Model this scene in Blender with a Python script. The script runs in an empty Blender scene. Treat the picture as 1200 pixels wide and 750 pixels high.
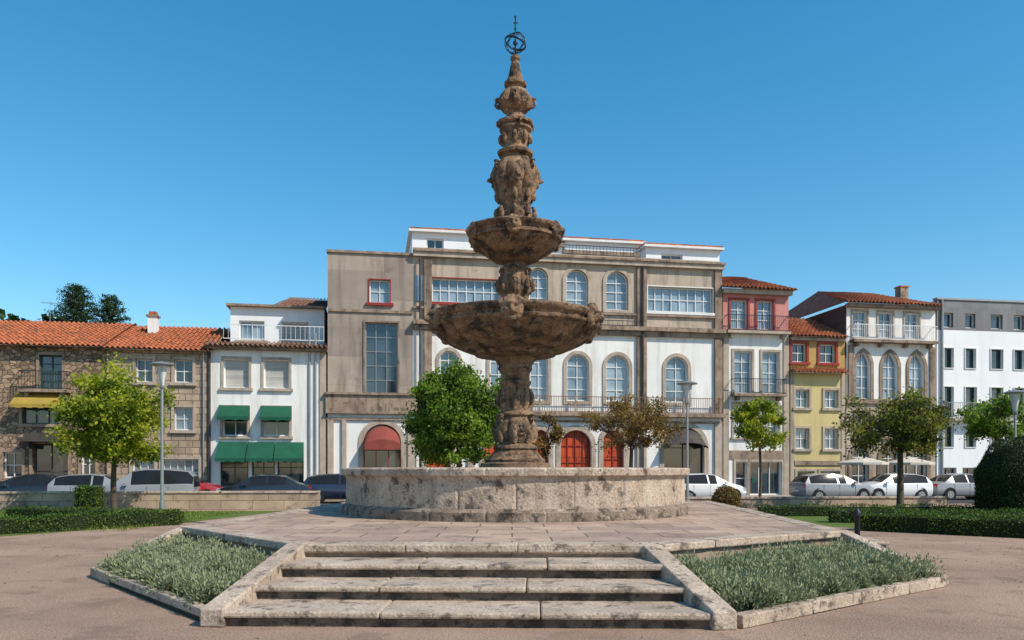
import bpy, math, random
import numpy as np
from mathutils import Vector, Matrix, noise
random.seed(7); rng=np.random.default_rng(7)
SC=bpy.context.scene
COL=SC.collection
R=math.radians
# ------------------------------------------------------------ materials
class NT:
    def __init__(s,name):
        s.m=bpy.data.materials.new(name); s.m.use_nodes=True
        s.t=s.m.node_tree; s.n=s.t.nodes; s.l=s.t.links
        s.b=s.n['Principled BSDF']; s.out=s.n['Material Output']
        s.tc=s.n.new('ShaderNodeTexCoord')
    def lk(s,a,b): s.l.new(a,b)
    def mapv(s,sc,src=None):
        mp=s.n.new('ShaderNodeMapping'); mp.inputs['Scale'].default_value=sc
        s.lk(src or s.tc.outputs['Object'],mp.inputs['Vector']); return mp.outputs[0]
    def noise(s,scale,detail=5,vec=None,rough=.6):
        n=s.n.new('ShaderNodeTexNoise'); n.inputs['Scale'].default_value=scale
        n.inputs['Detail'].default_value=detail; n.inputs['Roughness'].default_value=rough
        s.lk(vec or s.tc.outputs['Object'],n.inputs['Vector']); return n.outputs['Fac']
    def ramp(s,f,a,b,lo=0,hi=1):
        r=s.n.new('ShaderNodeMapRange'); r.inputs[1].default_value=a; r.inputs[2].default_value=b
        r.inputs[3].default_value=lo; r.inputs[4].default_value=hi
        s.lk(f,r.inputs[0]); return r.outputs[0]
    def mix(s,f,a,b,blend='MIX'):
        m=s.n.new('ShaderNodeMix'); m.data_type='RGBA'; m.blend_type=blend
        for v,i in((f,0),(a,6),(b,7)):
            if isinstance(v,(int,float)): m.inputs[i].default_value=v
            elif isinstance(v,tuple): m.inputs[i].default_value=(v[0],v[1],v[2],1)
            else: s.lk(v,m.inputs[i])
        return m.outputs[2]
    def math(s,op,a,b=0):
        m=s.n.new('ShaderNodeMath'); m.operation=op
        for v,i in((a,0),(b,1)):
            if isinstance(v,(int,float)): m.inputs[i].default_value=v
            else: s.lk(v,m.inputs[i])
        return m.outputs[0]
def mat(name,c1,c2=None,rough=.85,scale=1.5,con=(.35,.65),speck=.15,speck_scale=40,
        streak=None,blotch=None,spots=None,brick=None,rubble=None,bump=.3,bump_scale=25,metal=0,spec=.3):
    t=NT(name)
    col=t.mix(t.ramp(t.noise(scale),con[0],con[1]),c1,c2 or tuple(x*.85 for x in c1))
    h=t.noise(bump_scale,6)
    if rubble:
        sc,mort=rubble
        dv=t.n.new('ShaderNodeTexNoise'); dv.inputs['Scale'].default_value=1.2
        vv=t.mapv((1,1,1.5))
        va=t.n.new('ShaderNodeVectorMath'); va.operation='MULTIPLY_ADD'
        t.lk(dv.outputs['Color'],va.inputs[0]); va.inputs[1].default_value=(.35,.35,.35); t.lk(vv,va.inputs[2])
        v1=t.n.new('ShaderNodeTexVoronoi'); v1.inputs['Scale'].default_value=sc
        v2=t.n.new('ShaderNodeTexVoronoi'); v2.inputs['Scale'].default_value=sc; v2.feature='DISTANCE_TO_EDGE'
        t.lk(va.outputs[0],v1.inputs['Vector']); t.lk(va.outputs[0],v2.inputs['Vector'])
        sep=t.n.new('ShaderNodeSeparateColor'); t.lk(v1.outputs['Color'],sep.inputs[0])
        g=t.ramp(sep.outputs[0],0,1,.5,1.4)
        cg=t.n.new('ShaderNodeCombineColor')
        t.lk(g,cg.inputs[0]); t.lk(t.math('MULTIPLY',g,.97),cg.inputs[1]); t.lk(t.math('MULTIPLY',g,.93),cg.inputs[2])
        col=t.mix(1.0,col,cg.outputs[0],'MULTIPLY')
        e=t.ramp(v2.outputs['Distance'],.02,.07)
        col=t.mix(e,mort,col); h=t.math('ADD',t.math('MULTIPLY',e,1.2),t.math('MULTIPLY',h,.5))
    if brick:
        w,hh,ms,mc,plane=brick
        sx=t.n.new('ShaderNodeSeparateXYZ'); t.lk(t.tc.outputs['Object'],sx.inputs[0])
        cb=t.n.new('ShaderNodeCombineXYZ')
        t.lk(sx.outputs[0],cb.inputs[0]); t.lk(sx.outputs[2 if plane=='xz' else 1],cb.inputs[1])
        br=t.n.new('ShaderNodeTexBrick'); br.inputs['Scale'].default_value=1
        br.inputs['Brick Width'].default_value=w; br.inputs['Row Height'].default_value=hh
        br.inputs['Mortar Size'].default_value=ms; br.inputs['Mortar Smooth'].default_value=.3
        br.inputs['Color1'].default_value=(1.12,1.1,1.06,1); br.inputs['Color2'].default_value=(.78,.77,.77,1)
        br.inputs['Mortar'].default_value=(mc,mc,mc,1); t.lk(cb.outputs[0],br.inputs['Vector'])
        col=t.mix(1.0,col,br.outputs['Color'],'MULTIPLY')
        h=t.math('SUBTRACT',h,t.math('MULTIPLY',br.outputs['Fac'],1.2))
    if speck:
        col=t.mix(1.0,col,t.mix(t.ramp(t.noise(speck_scale,3),.3,.7),(1-speck,)*3,(1+speck,)*3),'MULTIPLY')
    for bl in(blotch,spots):
        if bl:
            bc,thr,bs=bl[:3]
            f=t.ramp(t.noise(bs,10,rough=.72),thr,thr+.08,0,bl[3] if len(bl)>3 else .85)
            col=t.mix(f,col,bc)
    if streak:
        sc_,amt,ss=streak
        f=t.noise(1,6,t.mapv((ss*2,ss*2,ss*.22)))
        col=t.mix(t.ramp(f,.48,.7,0,amt),col,sc_)
    t.lk(col,t.b.inputs['Base Color'])
    t.b.inputs['Roughness'].default_value=rough; t.b.inputs['Metallic'].default_value=metal
    t.b.inputs['Specular IOR Level'].default_value=spec
    if bump:
        bp=t.n.new('ShaderNodeBump'); bp.inputs['Strength'].default_value=bump; bp.inputs['Distance'].default_value=.03
        t.lk(h,bp.inputs['Height']); t.lk(bp.outputs[0],t.b.inputs['Normal'])
    return t.m
def leafmat(name,ca,cb,trans=.35,rough=.55,tint=(1.3,1.4,.6)):
    t=NT(name)
    g=t.n.new('ShaderNodeNewGeometry')
    f=t.math('ADD',t.math('MULTIPLY',g.outputs['Random Per Island'],.6),t.math('MULTIPLY',t.ramp(t.noise(1.3,3),.35,.65),.4))
    col=t.mix(f,ca,cb)
    t.lk(col,t.b.inputs['Base Color']); t.b.inputs['Roughness'].default_value=rough
    t.b.inputs['Specular IOR Level'].default_value=.25
    tr=t.n.new('ShaderNodeBsdfTranslucent'); t.lk(t.mix(1.0,col,tint,'MULTIPLY'),tr.inputs[0])
    ms=t.n.new('ShaderNodeMixShader'); ms.inputs[0].default_value=trans
    t.lk(t.b.outputs[0],ms.inputs[1]); t.lk(tr.outputs[0],ms.inputs[2]); t.lk(ms.outputs[0],t.out.inputs[0])
    return t.m
def glassmat(name,ca,cb,rough=.08,coat=.5,ior=1.7):
    t=NT(name)
    g=t.n.new('ShaderNodeNewGeometry')
    f=t.math('ADD',t.math('MULTIPLY',g.outputs['Random Per Island'],.55),t.math('MULTIPLY',t.ramp(t.noise(1.1,2),.35,.65),.45))
    t.lk(t.mix(f,ca,cb),t.b.inputs['Base Color']); t.b.inputs['Roughness'].default_value=rough
    t.b.inputs['IOR'].default_value=ior; t.b.inputs['Coat Weight'].default_value=coat; t.b.inputs['Coat Roughness'].default_value=.03
    bp=t.n.new('ShaderNodeBump'); bp.inputs['Strength'].default_value=.08; t.lk(t.noise(1.5,2),bp.inputs['Height']); t.lk(bp.outputs[0],t.b.inputs['Normal'])
    return t.m
MM={}
MM['gravel']=mat('gravel_ground',(.44,.30,.22),(.31,.205,.15),rough=.95,scale=.35,speck=.4,speck_scale=38,blotch=((.22,.15,.11),.53,1.0,.6),spots=((.13,.09,.07),.6,14,.65),bump=.9,bump_scale=55)
MM['paving']=mat('platform_paving',(.47,.345,.265),(.34,.245,.19),scale=1.1,brick=(1.15,.72,.016,.32,'xy'),blotch=((.18,.135,.105),.55,2.2,.65),spots=((.11,.085,.065),.59,9,.55),speck=.25,bump=.4)
MM['step']=mat('step_stone',(.52,.415,.325),(.35,.27,.205),scale=1.6,speck=.28,speck_scale=30,blotch=((.085,.068,.053),.535,3.5,.85),spots=((.05,.042,.035),.575,12,.75),bump=.7,bump_scale=22)
MM['riser']=mat('shaded_riser_stone',(.2,.145,.108),(.11,.08,.06),scale=2.5,speck=.25,blotch=((.04,.033,.027),.48,4,.85),bump=.6)  # darker than the treads: shade under the nosings is painted into this stone
MM['basin']=mat('basin_stone',(.50,.385,.295),(.33,.25,.19),scale=1.4,speck=.32,speck_scale=28,blotch=((.075,.058,.046),.535,2.6,.9),spots=((.06,.047,.038),.56,11,.85),streak=((.64,.57,.48),.5,1.6),bump=.9,bump_scale=18)
MM['basinbase']=mat('basin_plinth_stone',(.31,.235,.18),(.18,.135,.1),scale=1.8,speck=.3,speck_scale=28,blotch=((.05,.04,.033),.49,3.2,.9),spots=((.62,.56,.48),.6,5,.8),bump=.9,bump_scale=18)
MM['fount']=mat('carved_granite',(.32,.20,.118),(.15,.092,.056),scale=3.2,speck=.38,speck_scale=24,blotch=((.038,.028,.021),.5,2.8,.92),spots=((.46,.32,.19),.6,6.5,.65),streak=((.045,.034,.026),.65,1.8),bump=1.0,bump_scale=13)
MM['iron']=mat('dark_iron',(.04,.045,.05),rough=.5,metal=.6,bump=.1)
MM['bluemetal']=mat('armillary_metal',(.05,.09,.12),rough=.4,metal=.7,bump=.1)
MM['white']=mat('white_plaster',(.80,.79,.76),(.72,.71,.68),scale=.7,speck=.04,streak=((.38,.33,.28),.45,1.0),bump=.1)
MM['white2']=mat('clean_white_render',(.80,.81,.82),(.75,.76,.77),scale=.4,speck=.03,streak=((.48,.48,.48),.2,1.0),bump=.08)
MM['beige']=mat('beige_stucco',(.49,.405,.32),(.39,.32,.255),scale=.7,speck=.08,streak=((.13,.1,.078),.7,1.1),blotch=((.2,.16,.125),.58,1.2,.6),bump=.2)
MM['concrete']=mat('grey_concrete_render',(.40,.335,.285),(.31,.26,.22),scale=.5,speck=.1,streak=((.12,.098,.08),.7,.9),blotch=((.19,.155,.13),.57,1.1,.6),brick=(3.2,1.6,.012,.75,'xz'),bump=.25)
MM['trim']=mat('granite_trim',(.36,.265,.195),(.24,.175,.13),scale=1.6,speck=.15,streak=((.07,.05,.04),.75,1.6),blotch=((.075,.055,.043),.54,2.0,.7),bump=.4)
MM['trimlt']=mat('pale_granite_trim',(.47,.39,.31),(.36,.295,.235),scale=1.6,speck=.15,streak=((.12,.095,.078),.55,1.6),bump=.3)
MM['stonehouse']=mat('rubble_stone_wall',(.35,.25,.17),(.24,.17,.12),scale=.8,speck=.25,rubble=(3.1,(.11,.085,.063)),streak=((.08,.06,.045),.5,1),bump=1.0)
MM['stonehouse2']=mat('coursed_stone_wall',(.48,.37,.27),(.35,.27,.2),scale=.8,speck=.15,brick=(.72,.36,.024,.4,'xz'),streak=((.17,.125,.09),.5,1),spots=((.15,.115,.085),.55,2.4,.65),bump=.6)
MM['stonewall']=mat('garden_wall_stone',(.46,.36,.25),(.32,.25,.18),scale=1.1,speck=.2,brick=(1.3,.38,.015,.45,'xz'),blotch=((.11,.09,.068),.54,2,.7),bump=.5)
MM['tile']=mat('terracotta_tile',(.50,.15,.055),(.29,.085,.04),rough=.85,scale=3.0,speck=.4,speck_scale=7,blotch=((.11,.062,.04),.53,1.4,.75),spots=((.56,.3,.15),.6,4,.5),bump=.4)
MM['tilebrown']=mat('weathered_tile',(.25,.13,.085),(.16,.085,.058),scale=3,speck=.3,speck_scale=9,bump=.4)
MM['pink']=mat('pink_render',(.58,.25,.22),(.48,.195,.175),scale=.8,speck=.05,streak=((.27,.12,.1),.4,1),bump=.1)
MM['ochre']=mat('ochre_render',(.50,.32,.105),(.43,.27,.09),scale=.8,speck=.05,streak=((.26,.17,.08),.4,1),bump=.1)
MM['yellow']=mat('pale_yellow_render',(.58,.47,.22),(.51,.41,.195),scale=.8,speck=.05,streak=((.3,.235,.12),.4,1),bump=.1)
MM['redpaint']=mat('red_paint',(.30,.035,.025),rough=.5,speck=.05,bump=.05)
MM['reddoor']=mat('red_orange_door',(.52,.08,.025),(.42,.06,.02),rough=.5,speck=.08,bump=.1,brick=(.45,1.2,.03,.4,'xz'))
MM['greencloth']=mat('green_awning_cloth',(.010,.095,.055),(.008,.07,.042),rough=.8,speck=.05,bump=.1)
MM['yellowcloth']=mat('yellow_awning_cloth',(.38,.26,.05),(.3,.21,.04),rough=.8,speck=.05,bump=.1)
MM['redcloth']=mat('faded_red_awning',(.27,.065,.05),(.2,.05,.04),rough=.85,speck=.05,bump=.1)
MM['creamcloth']=mat('cream_cloth',(.6,.55,.46),rough=.85,speck=.05,bump=.1)
MM['frame']=mat('white_window_frame',(.74,.74,.72),rough=.5,speck=.03,bump=0)
MM['greenframe']=mat('green_window_frame',(.025,.09,.07),rough=.5,speck=.05,bump=0)
MM['shutter']=mat('grey_roller_shutter',(.5,.5,.48),rough=.6,speck=.05,brick=(9,.07,.012,.6,'xz'),bump=.2)
MM['darkclad']=mat('dark_slate_cladding',(.09,.075,.07),(.06,.052,.048),rough=.8,brick=(.4,.25,.01,.6,'xz'),bump=.3)
MM['greyclad']=mat('grey_zinc_cladding',(.2,.2,.21),rough=.5,brick=(.6,6,.01,.7,'xz'),bump=.2)
MM['glass']=glassmat('dark_window_glass',(.012,.018,.024),(.05,.07,.09))
MM['glassp']=glassmat('pale_window_glass',(.05,.10,.15),(.32,.40,.46),.12)
MM['carglass']=glassmat('car_window_glass',(.01,.012,.014),(.02,.022,.025),.05,0,1.35)
MM['asphalt']=mat('asphalt',(.055,.055,.057),(.045,.045,.046),rough=.9,speck=.2,speck_scale=80,bump=.4,bump_scale=80)
MM['paint']=mat('road_paint',(.75,.75,.72),rough=.7,bump=.1)
MM['pavement']=mat('pavement_stone',(.4,.37,.33),(.33,.3,.27),brick=(.5,.5,.012,.6,'xy'),bump=.3)
MM['soil']=mat('bed_soil',(.05,.04,.028),(.03,.035,.018),rough=1,bump=.8)
MM['lawn']=mat('lawn_turf',(.12,.18,.03),(.08,.13,.025),rough=1,scale=.8,speck=.35,speck_scale=50,blotch=((.18,.17,.05),.56,1.5,.6),bump=.8,bump_scale=60)
MM['bark']=mat('bark',(.11,.08,.055),(.07,.05,.035),scale=5,bump=1,bump_scale=15)
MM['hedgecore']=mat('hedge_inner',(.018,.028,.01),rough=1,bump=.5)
MM['steel']=mat('galvanised_steel',(.33,.34,.34),rough=.45,metal=.5,bump=.05)
MM['lampglass']=mat('lamp_diffuser',(.6,.62,.62),rough=.3,bump=0,speck=0)
MM['water']=mat('fountain_water',(.03,.06,.05),rough=.05,spec=.6,bump=.15,bump_scale=6)
MM['tyre']=mat('tyre_rubber',(.02,.02,.02),rough=.9,bump=.1)
MM['chrome']=mat('wheel_alloy',(.4,.4,.4),rough=.35,metal=.8,bump=0)
MM['headlight']=mat('headlight_lens',(.5,.52,.55),rough=.1,bump=0,speck=0)
MM['taillight']=mat('taillight_lens',(.4,.015,.01),rough=.2,bump=0,speck=0)
def paint(n,c):
    m=mat(n,c,c,rough=.3,speck=0,bump=0,spec=.5); m.node_tree.nodes['Principled BSDF'].inputs['Coat Weight'].default_value=.8; return m
MM['carblack']=paint('black_car_paint',(.012,.014,.018)); MM['carsilver']=paint('silver_car_paint',(.26,.27,.29))
MM['carwhite']=paint('white_car_paint',(.72,.72,.72)); MM['carblue']=paint('dark_blue_car_paint',(.015,.02,.05)); MM['carred']=paint('red_car_paint',(.35,.02,.02))
LM=dict(
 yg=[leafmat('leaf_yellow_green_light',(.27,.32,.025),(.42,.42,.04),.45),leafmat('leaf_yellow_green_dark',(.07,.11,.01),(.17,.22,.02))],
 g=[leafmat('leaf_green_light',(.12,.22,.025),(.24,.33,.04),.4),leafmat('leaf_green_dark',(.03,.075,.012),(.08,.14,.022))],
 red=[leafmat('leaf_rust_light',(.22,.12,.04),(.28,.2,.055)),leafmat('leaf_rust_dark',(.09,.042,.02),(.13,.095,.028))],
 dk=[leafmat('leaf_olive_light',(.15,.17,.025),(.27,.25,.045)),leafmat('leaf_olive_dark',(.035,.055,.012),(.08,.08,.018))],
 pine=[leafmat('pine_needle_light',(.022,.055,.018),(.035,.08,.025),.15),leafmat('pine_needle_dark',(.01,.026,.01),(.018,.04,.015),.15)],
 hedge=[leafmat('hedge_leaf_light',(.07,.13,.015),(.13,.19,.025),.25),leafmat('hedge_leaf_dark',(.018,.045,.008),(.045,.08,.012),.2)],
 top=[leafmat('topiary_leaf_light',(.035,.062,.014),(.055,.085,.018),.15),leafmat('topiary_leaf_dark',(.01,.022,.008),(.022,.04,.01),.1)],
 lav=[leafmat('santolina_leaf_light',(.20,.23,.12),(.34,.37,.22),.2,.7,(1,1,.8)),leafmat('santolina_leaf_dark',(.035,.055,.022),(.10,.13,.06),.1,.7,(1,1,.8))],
 litter=[leafmat('fallen_leaf_tan',(.3,.17,.07),(.2,.12,.06),.1),leafmat('fallen_leaf_brown',(.1,.065,.04),(.16,.1,.06),.1)],
 grass=[leafmat('grass_blade_light',(.17,.26,.035),(.27,.33,.05),.3),leafmat('grass_blade_dark',(.06,.10,.02),(.1,.16,.03),.3)])
# ------------------------------------------------------------ mesh builders
def empty(name,loc=(0,0,0),rz=0):
    e=bpy.data.objects.new(name,None); e.location=loc; e.rotation_euler=(0,0,rz); COL.objects.link(e); return e
class MB:
    def __init__(s): s.v=[]; s.f=[]; s.mi=[]; s.mats=[]
    def _m(s,m):
        m=MM[m] if isinstance(m,str) else m
        if m not in s.mats: s.mats.append(m)
        return s.mats.index(m)
    def add(s,vs,fs,m):
        o=len(s.v); s.v+= [tuple(p) for p in vs]; k=s._m(m)
        for f in fs: s.f.append([o+i for i in f]); s.mi.append(k)
    def box(s,m,x0,x1,y0,y1,z0,z1):
        s.add([(x0,y0,z0),(x1,y0,z0),(x1,y1,z0),(x0,y1,z0),(x0,y0,z1),(x1,y0,z1),(x1,y1,z1),(x0,y1,z1)],
              [(0,3,2,1),(4,5,6,7),(0,1,5,4),(1,2,6,5),(2,3,7,6),(3,0,4,7)],m)
    def prism(s,m,poly,z0,z1,ztop=None):
        n=len(poly); zt=ztop or [z1]*n
        vs=[(p[0],p[1],z0) for p in poly]+[(p[0],p[1],zt[i]) for i,p in enumerate(poly)]
        fs=[tuple(range(n-1,-1,-1)),tuple(range(n,2*n))]+[(i,(i+1)%n,n+(i+1)%n,n+i) for i in range(n)]
        s.add(vs,fs,m)
    def tube(s,m,pts,rad,n=8,cap=True):
        pts=[Vector(p) for p in pts]; rings=[]; 
        for i,p in enumerate(pts):
            d=(pts[min(i+1,len(pts)-1)]-pts[max(i-1,0)]); d=d.normalized() if d.length>1e-6 else Vector((0,0,1))
            ref=Vector((0,0,1)) if abs(d.z)<.9 else Vector((1,0,0))
            a=d.cross(ref).normalized(); b=d.cross(a).normalized()
            rings.append([p+(a*math.cos(2*math.pi*k/n)+b*math.sin(2*math.pi*k/n))*rad[i] for k in range(n)])
        vs=[q for r in rings for q in r]; fs=[]
        for i in range(len(rings)-1):
            for k in range(n): fs.append((i*n+k,i*n+(k+1)%n,(i+1)*n+(k+1)%n,(i+1)*n+k))
        if cap: fs+= [tuple(range(n)),tuple(range((len(rings)-1)*n+n-1,(len(rings)-1)*n-1,-1))]
        s.add(vs,fs,m)
    def obj(s,name,parent=None,smooth=False,bevel=0,loc=None,rz=0,ang=None):
        if not s.v: return None
        me=bpy.data.meshes.new(name); me.from_pydata(s.v,[],s.f); 
        for m in s.mats: me.materials.append(m)
        me.polygons.foreach_set('material_index',s.mi)
        if smooth: me.polygons.foreach_set('use_smooth',[True]*len(s.f))
        me.update()
        o=bpy.data.objects.new(name,me); COL.objects.link(o)
        if smooth and ang: me.set_sharp_from_angle(angle=R(ang))
        if parent: o.parent=parent
        if loc: o.location=loc
        o.rotation_euler[2]=rz
        if bevel:
            b=o.modifiers.new('bevel','BEVEL'); b.width=bevel; b.segments=2; b.limit_method='ANGLE'; b.angle_limit=R(40)
        return o
def cloud(name,C,U,V,mats,mi,parent=None):
    N=len(C); co=np.empty((N,4,3)); co[:,0]=C-U; co[:,1]=C+V; co[:,2]=C+U; co[:,3]=C-V
    me=bpy.data.meshes.new(name); me.vertices.add(N*4); me.vertices.foreach_set('co',co.reshape(-1))
    me.loops.add(N*4); me.loops.foreach_set('vertex_index',np.arange(N*4,dtype=np.int32))
    me.polygons.add(N); me.polygons.foreach_set('loop_start',np.arange(0,N*4,4,dtype=np.int32)); me.polygons.foreach_set('loop_total',np.full(N,4,dtype=np.int32))
    for m in mats: me.materials.append(m)
    me.polygons.foreach_set('material_index',np.asarray(mi,dtype=np.int32)); me.update(calc_edges=True); me.validate()
    o=bpy.data.objects.new(name,me); COL.objects.link(o)
    if parent: o.parent=parent
    return o
def frames(N,up=0.0):
    u=rng.normal(size=(N,3)); u[:,2]+=up; u/=np.linalg.norm(u,axis=1)[:,None]
    w=rng.normal(size=(N,3)); v=np.cross(u,w); v/=np.linalg.norm(v,axis=1)[:,None]; return u,v
# ------------------------------------------------------------ camera
cam=bpy.data.cameras.new('camera'); co=bpy.data.objects.new('camera',cam); COL.objects.link(co); SC.camera=co
EYE=1.7; F=950.0; HY=550.0
co.location=(0,0,EYE); co.rotation_euler=(R(90),0,0); cam.lens=28.5; cam.sensor_width=36; cam.shift_y=175/1200
cam.clip_start=.1; cam.clip_end=3000
# ------------------------------------------------------------ light
sd=Vector((.85,-.53,0)).normalized(); EL=R(44)
sv=Vector((sd.x*math.cos(EL),sd.y*math.cos(EL),math.sin(EL)))
sun=bpy.data.lights.new('sun','SUN'); so=bpy.data.objects.new('sun',sun); COL.objects.link(so)
sun.energy=5.0; sun.angle=R(.5); sun.color=(1,.9,.76); so.rotation_euler=sv.to_track_quat('Z','Y').to_euler(); so.location=(30,-20,40)
w=bpy.data.worlds.new("World"); SC.world=w; w.use_nodes=True
nt=w.node_tree; bg=nt.nodes['Background']; sky=nt.nodes.new('ShaderNodeTexSky'); sky.sky_type='NISHITA'; sky.sun_disc=False
sky.sun_elevation=EL; sky.sun_rotation=math.atan2(sd.x,sd.y); sky.air_density=1.0; sky.dust_density=.4; sky.ozone_density=2.0; sky.altitude=100
gm=nt.nodes.new('ShaderNodeGamma'); gm.inputs[1].default_value=.86
hs=nt.nodes.new('ShaderNodeHueSaturation'); hs.inputs['Saturation'].default_value=1.5; hs.inputs['Value'].default_value=1.42; hs.inputs['Hue'].default_value=.488
nt.links.new(sky.outputs[0],gm.inputs[0]); nt.links.new(gm.outputs[0],hs.inputs['Color']); nt.links.new(hs.outputs[0],bg.inputs[0]); bg.inputs[1].default_value=.15
try:
    SC.view_settings.view_transform='Standard'; SC.view_settings.look='None'; SC.view_settings.exposure=0
except: pass
# ------------------------------------------------------------ ground
def sheet(name,poly,z,m):
    b=MB(); b.add([(p[0],p[1],z) for p in poly],[tuple(range(len(poly)))],m); return b.obj(name)
sheet('ground',[(-900,-200),(900,-200),(900,1500),(-900,1500)],0,'gravel')
K=.175; D0=46.8; NK=math.sqrt(1+K*K); FA=math.atan(K)
st=empty('street',(0,D0,0),FA)
def sbox(name,m,x0,x1,y0,y1,z0,z1,bevel=0,parent=st):
    b=MB(); b.box(m,x0,x1,y0,y1,z0,z1); return b.obj(name,parent,bevel=bevel)
b=MB(); b.add([(-80,-10.2,.008),(90,-10.2,.008),(90,-2.2,.008),(-80,-2.2,.008)],[(0,1,2,3)],'asphalt'); b.obj('road',st)
b=MB()
for i in range(-20,24): b.add([(i*4,-5.9,.012),(i*4+2,-5.9,.012),(i*4+2,-5.78,.012),(i*4,-5.78,.012)],[(0,1,2,3)],'paint')
b.obj('lane_marking',st)
sbox('pavement','pavement',-80,90,-2.05,.5,0,.13); sbox('kerb','trimlt',-80,90,-2.2,-2.053,0,.14,.01)
sheet('lawn',[(-45,20.5),(-12.9,20.5),(-10.4,25.5),(-9.2,33.2),(-45,30)],.004,'lawn')
sheet('lawn',[(9,24.5),(13.2,20),(40,20),(40,37),(9,34)],.004,'lawn')
def grass(poly_fn,n,name):
    P=poly_fn(n); N=len(P); u=rng.normal(size=(N,3))*.35; u[:,2]=1; u/=np.linalg.norm(u,axis=1)[:,None]
    L=rng.uniform(.03,.07,N)[:,None]; a=rng.uniform(0,6.28,N); v=np.stack([np.cos(a),np.sin(a),0*a],1)*.008
    C=P+u*L; cloud(name,C,u*L,v,LM['grass'],rng.integers(0,2,N))
grass(lambda n:np.stack([rng.uniform(-30,-10.5,n),rng.uniform(22,32,n),np.full(n,.004)],1),30000,'grass')
grass(lambda n:np.stack([rng.uniform(13,30,n),rng.uniform(22,33,n),np.full(n,.004)],1),18000,'grass')
N=6500; P=np.stack([rng.uniform(-14,14,N),rng.uniform(5,22,N),np.full(N,.01)],1)
keep=(np.abs(P[:,0]-.1)>6.8)|(P[:,1]<8.3); P=P[keep]; N=len(P)
a=rng.uniform(0,6.28,N); s=rng.uniform(.005,.02,N)
U=np.stack([np.cos(a)*s,np.sin(a)*s,rng.uniform(-.4,.4,N)*s],1); V=np.stack([-np.sin(a)*s*.6,np.cos(a)*s*.6,rng.uniform(-.4,.4,N)*s],1)
cloud('leaf_litter',P,U,V,LM['litter'],rng.integers(0,2,N))
# ------------------------------------------------------------ platform, steps, beds
CX,CY=.08,19.65; HP=.68
VL1=(-2.95,11.0);VR1=(1.84,10.85);VL2=(-5.85,14.4);VR2=(5.5,13.45)
plat=[VL1,VR1,VR2,(6.3,25.3),(3.2,28.4),(-1.9,28.7),(-5.0,26.0),VL2]
pf=empty('fountain_terrace')
b=MB(); b.prism('trim',[(CX+(p[0]-CX)*.996,CY+(p[1]-CY)*.996) for p in plat],0,HP-.12); b.obj('terrace_base',pf)
b=MB(); b.prism('paving',plat,HP-.12,HP); b.obj('terrace_paving',pf,bevel=.015)
def lerp(a,b,t): return (a[0]+(b[0]-a[0])*t,a[1]+(b[1]-a[1])*t)
def edge_slabs(mb,A,B,depth,z0,z1,nseg,over=.03,m='step',gap=.005):
    d=Vector((B[0]-A[0],B[1]-A[1])); L=d.length; d/=L; n=Vector((d.y,-d.x))
    cuts=[0]+sorted([(i+random.uniform(-.15,.15))/nseg for i in range(1,nseg)])+[1]
    for i in range(nseg):
        a=cuts[i]*L+gap; c=cuts[i+1]*L-gap
        k=max(2,int((c-a)/.14)); fr=[]
        o1=over+random.uniform(-.006,.006)
        for j in range(k+1):
            t=a+(c-a)*j/k; q=Vector(A)+d*t
            fr.append(tuple(q+n*(o1+.02*noise.noise(Vector((q.x*3.1,q.y*3.1,z1*9)))*(over>.01))))
        p=Vector(A)+d*a; q=Vector(A)+d*c; dz=random.uniform(-.006,.006)
        mb.prism(m,fr+[tuple(q-n*depth),tuple(p-n*depth)],z0,z1+dz)
cop=MB()
for i in range(len(plat)):
    A,B=plat[i],plat[(i+1)%len(plat)]
    L=math.dist(A,B); edge_slabs(cop,A,B,.34,HP-.10,HP+.012,max(2,int(L/1.4)),.04)
cop.obj('edge_coping',pf,bevel=.018)
def stairs(A,B,A2,B2,inset=.02):
    tr=MB(); ri=MB()
    for i in range(3):
        t0=(i+0)/3; t1=(i+1)/3; z=HP-.17*(i+1)
        a=lerp(A,A2,t1); bb=lerp(B,B2,t1); a0=lerp(A,A2,t0-.02); b0=lerp(B,B2,t0-.02)
        dep=math.dist(lerp(a,bb,.5),lerp(a0,b0,.5))
        edge_slabs(tr,a,bb,dep,z-.07,z,3,.06)
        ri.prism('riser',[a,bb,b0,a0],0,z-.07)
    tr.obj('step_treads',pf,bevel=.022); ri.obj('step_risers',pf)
def curb(A,A2,w=.27,z0=.72,z1=.2,name='sloping_curb',base=0):
    d=Vector((A2[0]-A[0],A2[1]-A[1])); L=d.length; d/=L; n=Vector((-d.y,d.x))*w/2
    A=Vector(A)-d*.05; c=MB()
    ts=[0,.34,.345,.7,.705,1.0] 
    for i in (0,2,4):
        p=Vector(A)+d*L*ts[i]; q=Vector(A)+d*L*ts[i+1]
        za=z0+(z1-z0)*ts[i]; zb=z0+(z1-z0)*ts[i+1]
        c.prism('step',[tuple(p-n),tuple(q-n),tuple(q+n),tuple(p+n)],base,0,[za,zb,zb,za])
    c.obj(name,pf,bevel=.02)
SL=(-3.12,8.78); SR=(2.12,8.62)
stairs(VL1,VR1,SL,SR)
curb((VL1[0]+.02,VL1[1]+.1),(SL[0]-.12,SL[1]-.12)); curb((VR1[0]+.02,VR1[1]+.1),(SR[0]+.14,SR[1]-.12))
BL1=(-3.4,8.95);BL2=(-6.62,12.75);BR1=(2.45,8.62);BR2=(6.3,11.75)
curb(VL2,BL2,.2,.7,.14); curb(VR2,BR2,.24,.7,.14)
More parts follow.
